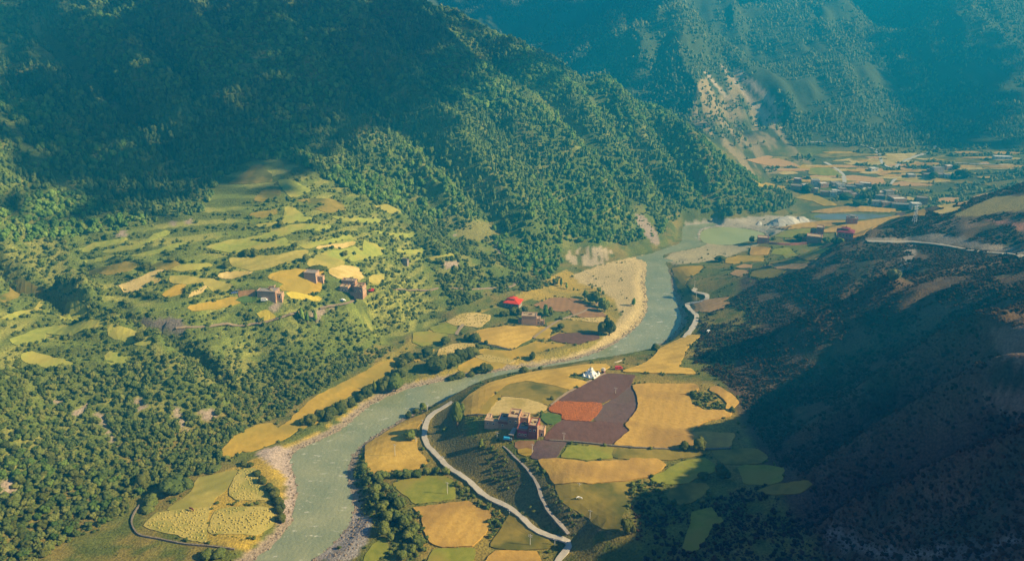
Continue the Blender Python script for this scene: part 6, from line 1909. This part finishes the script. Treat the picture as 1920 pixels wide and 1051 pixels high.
def car(u, v, rz, c, label, van=False, scale=1.0):
    P = pix([u], [v])[0]
    dig(P, 4)
    t = empty('car', (P[0], P[1], P[2] + 0.25), R(rz), label, 'car')
    t.scale = (scale,) * 3
    if van:
        profile([(-2.2, 0.35), (2.2, 0.35), (2.25, 0.9), (1.7, 1.15), (1.2, 1.85), (-2.15, 1.9), (-2.25, 1.0)], 1.75, 'body', paint('van_paint', c), t, 0.08)
        profile([(-1.9, 1.15), (1.45, 1.15), (1.12, 1.7), (-1.9, 1.72)], 1.78, 'side_windows', M_GLASS, t, 0.07)
    else:
        profile([(-2.15, 0.35), (2.15, 0.35), (2.2, 0.75), (1.2, 0.92), (0.55, 1.42), (-1.0, 1.45), (-1.7, 0.98), (-2.2, 0.9)], 1.75, 'body', paint('car_paint', c), t, 0.14)
        profile([(-1.45, 0.98), (0.95, 0.98), (0.48, 1.36), (-0.92, 1.38)], 1.78, 'side_windows', M_GLASS, t, 0.13)
    wheels(t, (-1.35, 1.35), 1.72)
    for s in (-1, 1):
        MB().box(2.15, s * 0.62 - 0.16, 0.62, 2.24, s * 0.62 + 0.16, 0.76).build('headlight', M_TRIM, t)
    return t
car(440, 550, 20, (0.10, 0.17, 0.38), 'blue car parked under a leaning pale board on the shelf')
car(496, 564, 8, (0.75, 0.76, 0.76), 'white van parked in front of the long shelf house', True)
car(643, 564, -15, (0.78, 0.78, 0.77), 'white car on the track below the cluster of shelf houses')
car(1328, 622, 60, (0.72, 0.72, 0.70), 'pale car parked right of the winding white lane')
car(1160, 692, 10, (0.50, 0.03, 0.035), 'small bright red van on the grass behind the stupa', True, 1.15)
# lean-to board by the blue car
P = pix([446], [548])[0]
t = empty('leaning_board', tuple(P), R(15), 'pale board shelter leaning over the blue car', 'shelter')
m_ = MB()
m_.add([(-1.8, -1.6, 2.6), (1.8, -1.6, 2.6), (1.8, 1.2, 1.7), (-1.8, 1.2, 1.7), (-1.8, -1.6, 2.5), (1.8, -1.6, 2.5), (1.8, 1.2, 1.6), (-1.8, 1.2, 1.6)], [(0, 1, 2, 3), (7, 6, 5, 4), (0, 4, 5, 1), (1, 5, 6, 2), (2, 6, 7, 3), (3, 7, 4, 0)])
m_.build('board', M_TRIM, t)
for x in (-1.6, 1.6):
    MB().tube((x, -1.5, -0.5), (x, -1.5, 2.5), 0.07).build('post', M_WOODD, t)
    MB().tube((x, 1.1, -0.5), (x, 1.1, 1.6), 0.07).build('post', M_WOODD, t)
# blue-topped truck
P = pix([952], [826])[0]
dig(P, 4)
t = empty('truck', (P[0], P[1], P[2] + 0.2), R(-6), 'small truck with a bright blue covered bed by the maroon house', 'truck')
MB().box(-2.4, -0.95, 0.55, 1.0, 0.95, 1.2).build('bed', M_WOODD, t)
profile([(-2.45, 1.2), (1.05, 1.2), (1.05, 2.15), (0.75, 2.4), (-2.15, 2.4), (-2.45, 2.15)], 2.0, 'blue_cover', surf('blue_tarpaulin', (0.03, 0.28, 0.52), (0.05, 0.36, 0.62), 1.5, rough=0.5), t)
profile([(1.1, 0.5), (2.5, 0.5), (2.55, 1.2), (2.1, 1.95), (1.1, 2.0)], 1.8, 'cab', paint('cab_paint', (0.10, 0.16, 0.24)), t, 0.06)
profile([(1.5, 1.25), (2.45, 1.25), (2.1, 1.8), (1.5, 1.85)], 1.83, 'cab_window', M_GLASS, t, 0.06)
wheels(t, (-1.5, 1.8), 1.8, 0.42)
# red awning at the end of the shelf cluster
P = pix([697], [549])[0]
t = empty('awning', tuple(P), R(-10), 'bright red awning on posts at the right end of the shelf cluster', 'awning')
m_ = MB()
m_.add([(-2, -1.6, 2.3), (2, -1.6, 2.3), (2, 1.6, 3.3), (-2, 1.6, 3.3), (-2, -1.6, 2.22), (2, -1.6, 2.22), (2, 1.6, 3.22), (-2, 1.6, 3.22)], [(0, 1, 2, 3), (7, 6, 5, 4), (0, 4, 5, 1), (1, 5, 6, 2), (2, 6, 7, 3), (3, 7, 4, 0)])
m_.build('cloth', M_REDP, t)
for x in (-1.8, 1.8):
    MB().tube((x, -1.5, -1), (x, -1.5, 2.2), 0.06).build('post', M_WOODD, t)
    MB().tube((x, 1.5, -1), (x, 1.5, 3.2), 0.06).build('post', M_WOODD, t)

# ---------------------------------------------------------------- poles and wires
M_POLE = surf('pole_concrete', (0.50, 0.48, 0.45), (0.60, 0.58, 0.55), 1.5)
POLES = {}
def pole(u, v, hp, label, arms=1, name='utility_pole'):
    P = pix([u], [v])[0]
    _, _, d = project(P)
    h = hp * d / FOC / 0.88
    t = empty(name, tuple(P), R(-20), label, 'pole', 'utility poles of the valley')
    MB().tube((0, 0, -1), (0, 0, h), 0.17, 0.11, 8).build('shaft', M_POLE, t)
    for k in range(arms):
        a = MB().box(-1.0, -0.07, h - 0.7 - k * 0.9, 1.0, 0.07, h - 0.55 - k * 0.9).build('crossarm', M_POLE, t)
        for x in (-0.85, 0, 0.85):
            MB().lathe([(0.06, h - 0.548 - k * 0.9), (0.09, h - 0.42 - k * 0.9), (0.04, h - 0.25 - k * 0.9)], 6, x, 0).build('insulator', M_STUPA, a)
    POLES[(u, v)] = (Vector((P[0], P[1], P[2])), h)
    return t
for u, v, h, lb, ar in [(741,856,25,'pole standing in the big tree shadow on the golden field',1), (780,829,10,'short pole beside the round tree left of the lane',1), (801,770,15,'pole at the top bend of the lane',1), (792,795,9,'short pole just left of the lane bend',1), (839,926,24,'pole on the green pasture left of the lane',1), (830,862,8,'short pole at the lane edge below the bend',1),
                        (955,964,10,'short pole at the lane edge above the olive triangle',1), (994,1022,23,'pole with double crossarm on the olive triangle',2), (1040,1022,14,'slim pole right of the double crossarm pole',1), (1106,972,18,'pole on the edge of the shaded olive field',1), (1086,911,7,'short pole below the long wheat field',1), (1057,826,16,'pole in front of the lower ploughed plot',1),
                        (1154,738,12,'pole in the upper ploughed plot',1), (932,821,12,'white pole in front of the brown adobe yard',1), (1305,562,16,'pole beside the winding white lane',1), (1302,540,14,'pole above the top of the winding white lane',1), (998,849,18,'thin pole at the corner of the small orange plot',1)]:
    pole(u, v, h, lb, ar)
M_WIRE = surf('wire', (0.10, 0.10, 0.10), (0.14, 0.14, 0.14), 1.0)
def wire(a, b_, label, sag=1.0):
    A, B = POLES[a], POLES[b_]
    p, q = A[0] + Vector((0, 0, A[1] - 0.25)), B[0] + Vector((0, 0, B[1] - 0.25))
    mb = MB()
    for off in (-0.8, 0.8):
        last = None
        for i in range(9):
            s = i / 8
            x = p.lerp(q, s) + Vector((off, 0, -sag * 4 * s * (1 - s)))
            if last is not None: mb.tube(last, x, 0.025, n=4)
            last = x
    tag(mb.build('power_line', M_WIRE), label, 'power line', 'power lines of the valley')
wire((994,1022), (955,964), 'wires from the double crossarm pole up to the short lane pole')
wire((741,856), (839,926), 'wires between the shadow pole and the pasture pole', 1.5)
wire((839,926), (994,1022), 'wires from the pasture pole to the double crossarm pole', 2.0)
wire((1057,826), (1154,738), 'wires over the ploughed plots', 1.5)
# lattice mast far off on the hill shoulder
P = pix([1714], [416])[0]
t = empty('lattice_mast', tuple(P), R(20), 'pale lattice power mast on the shoulder of the right-hand hill', 'mast')
leg = []
for sx in (-1, 1):
    for sy in (-1, 1):
        MB().tube((sx * 1.4, sy * 1.4, -1.5), (sx * 0.25, sy * 0.25, 15.5), 0.17, 0.12, 5).build('leg', M_STUPA, t)
br_ = MB()
for k in range(6):
    z0, z1 = k * 2.5, (k + 1) * 2.5
    w0, w1 = 1.4 - 1.15 * (z0 + 1.5) / 17, 1.4 - 1.15 * (z1 + 1.5) / 17
    for (a, b_, c, d) in ((-1, -1, 1, -1), (1, -1, 1, 1), (1, 1, -1, 1), (-1, 1, -1, -1)):
        br_.tube((a * w0, b_ * w0, z0), (c * w1, d * w1, z1), 0.08, n=4)
br_.build('bracing', M_STUPA, t)
for z in (11.5, 14.0):
    MB().box(-2.6, -0.12, z, 2.6, 0.12, z + 0.22).build('crossarm', M_STUPA, t)

# ---------------------------------------------------------------- gravel heaps by the works
M_HEAP = surf('grey_gravel', (0.36, 0.34, 0.31), (0.46, 0.44, 0.40), 0.7, 6, bump=0.3)
def heap_at(pts, h, label, seed):
    W2 = pix(*np.array(pts, float).T)[:, :2]
    C = np.vstack([W2, W2[:1]])
    D = np.vstack([a + (b_ - a) * np.linspace(0, 1, 8, endpoint=False)[:, None] for a, b_ in zip(C[:-1], C[1:])])
    v, f, _ = fill(D, 2.5)
    e = dist_line(v[:, 0], v[:, 1], D, True, 60)
    z = ground(v[:, 0], v[:, 1]) - 0.3 + np.minimum(e * 0.75, h) * (0.9 + 0.25 * fbm(v[:, 0] / 6, v[:, 1] / 6, seed, 3))
    o = mesh_object('gravel_heap', np.c_[v, z], f, M_HEAP, smooth=False)
    for a, b_ in zip(W2, W2): pass
    c = W2.mean(0); dig((c[0], c[1]), 20)
    tag(o, label, 'gravel heap', 'gravel heaps by the water')
heap_at([(1437,423),(1458,425),(1495,422),(1506,416),(1492,412),(1465,411),(1445,413)], 8, 'long pale grey gravel heap with a shaded end by the green pool', 5)
heap_at([(1492,419),(1520,416),(1516,409),(1495,409),(1482,412)], 5, 'lower pale gravel heap behind the long one, nearer the grey water', 7)
heap_at([(1414,422),(1429,423),(1430,415),(1420,414)], 6, 'small steep gravel heap left of the long one', 9)
# rubble and timber by the gravel works
M_RUST = surf('rusty_scrap', (0.18, 0.11, 0.08), (0.30, 0.24, 0.20), 1.5)
for k, (u, v, w) in enumerate([(1452,427,5),(1462,429,6),(1471,430,5),(1478,428,4)]):
    P = pix([u], [v])[0]
    m_ = MB()
    for q in range(7):
        M = Matrix.Translation((random.uniform(-w / 2, w / 2), random.uniform(-1.5, 1.5), 0.4 + 0.25 * q)) @ Matrix.Rotation(random.uniform(-0.5, 0.5), 4, 'Z') @ Matrix.Rotation(random.uniform(-0.2, 0.2), 4, 'Y')
        m_.box(-w / 2, -0.25, -0.2, w / 2, 0.25, 0.2, M=M)
    tag(m_.build('timber_pile', M_RUST, loc=tuple(P)), 'heap of jumbled brown timbers beside the long gravel heap', 'timber pile', 'timber piles by the gravel works')
# a pale beam by the red van
P = pix([1159], [678])[0]
tag(MB().box(-3.5, -0.3, 0, 3.5, 0.3, 0.5, M=Matrix.Rotation(R(35), 4, 'Z')).build('timber_beam', M_TRIM, loc=tuple(P)), 'long pale beam lying on the bank above the red van', 'beam')

# ---------------------------------------------------------------- the grazing horse
def animal(u, v, rz, mat, label, name='horse', cat='horse', s=1.0):
    P = pix([u], [v])[0]
    root = [(0.75, 0, 1.15), (0.2, 0, 1.12), (-0.35, 0, 1.15), (-0.75, 0, 1.18), (1.05, 0, 1.2), (1.3, 0, 0.85), (1.5, 0, 0.5), (1.66, 0, 0.28)]
    rad = [0.30, 0.34, 0.33, 0.30, 0.19, 0.14, 0.11, 0.07]
    ed = [(0, 1), (1, 2), (2, 3), (0, 4), (4, 5), (5, 6), (6, 7)]
    def limb(par, pts, rs):
        last = par
        for p, r in zip(pts, rs):
            root.append(p); rad.append(r); ed.append((last, len(root) - 1)); last = len(root) - 1
    for sy in (-1, 1):
        limb(0, [(0.78, 0.17 * sy, 0.85), (0.76 + 0.08 * sy, 0.17 * sy, 0.5), (0.74 + 0.12 * sy, 0.17 * sy, 0.04)], [0.13, 0.075, 0.06])
        limb(3, [(-0.72, 0.17 * sy, 0.9), (-0.88, 0.17 * sy, 0.52), (-0.80 + 0.1 * sy, 0.17 * sy, 0.04)], [0.17, 0.08, 0.06])
    limb(3, [(-1.02, 0, 1.05), (-1.1, 0, 0.6)], [0.06, 0.05])
    me = bpy.data.meshes.new(name)
    me.from_pydata(root, ed, [])
    me.materials.append(mat)
    o = bpy.data.objects.new(name, me)
    COL.objects.link(o)
    sk = o.modifiers.new('skin', 'SKIN')
    for d_, r in zip(me.skin_vertices[0].data, rad): d_.radius = (r, r)
    me.skin_vertices[0].data[1].use_root = True
    ss = o.modifiers.new('sub', 'SUBSURF'); ss.levels = ss.render_levels = 1
    o.location = (P[0], P[1], P[2] + 0.45)
    o.rotation_euler = (0, 0, R(rz)); o.scale = (s,) * 3
    return tag(o, label, cat)
animal(360, 958, 150, surf('chestnut_hide', (0.10, 0.025, 0.015), (0.15, 0.04, 0.022), 2.0), 'dark chestnut horse grazing on the near straw field', s=1.35)
for u, v, a in ((1083, 935, 20), (1089, 936, 160)):
    animal(u, v, a, M_STUPA, 'small white grazing animal of a pair on the shaded olive field', 'sheep', 'sheep', 0.8)['group'] = 'white animals on the shaded olive field'
# ---------------------------------------------------------------- labels: where alike things share one, count them from the left
def order_labels():
    by = {}
    for o in scene.objects:
        if o.parent is None and o.get('label') and o.get('category'):
            by.setdefault(o['label'], []).append(o)
    ords = ['leftmost', 'second from the left', 'third from the left', 'fourth from the left', 'fifth from the left', 'sixth from the left', 'seventh from the left', 'eighth from the left', 'ninth from the left', 'tenth from the left']
    for lb, os_ in by.items():
        n = len(os_)
        if n < 2 or n > 20: continue
        us = [float(project(np.array(o.location[:]))[0]) for o in os_]
        for r, i in enumerate(sorted(range(n), key=lambda k: us[k])):
            left = r < 10 and (r < n - r or n <= 10)
            w = ords[r] if left else ords[n - 1 - r].replace('leftmost', 'rightmost').replace('the left', 'the right')
            if r == n - 1 and n > 2: w = 'rightmost'
            if n == 2: w = ('left one', 'right one')[r]
            os_[i]['label'] = (lb + ', ' + w)
order_labels()
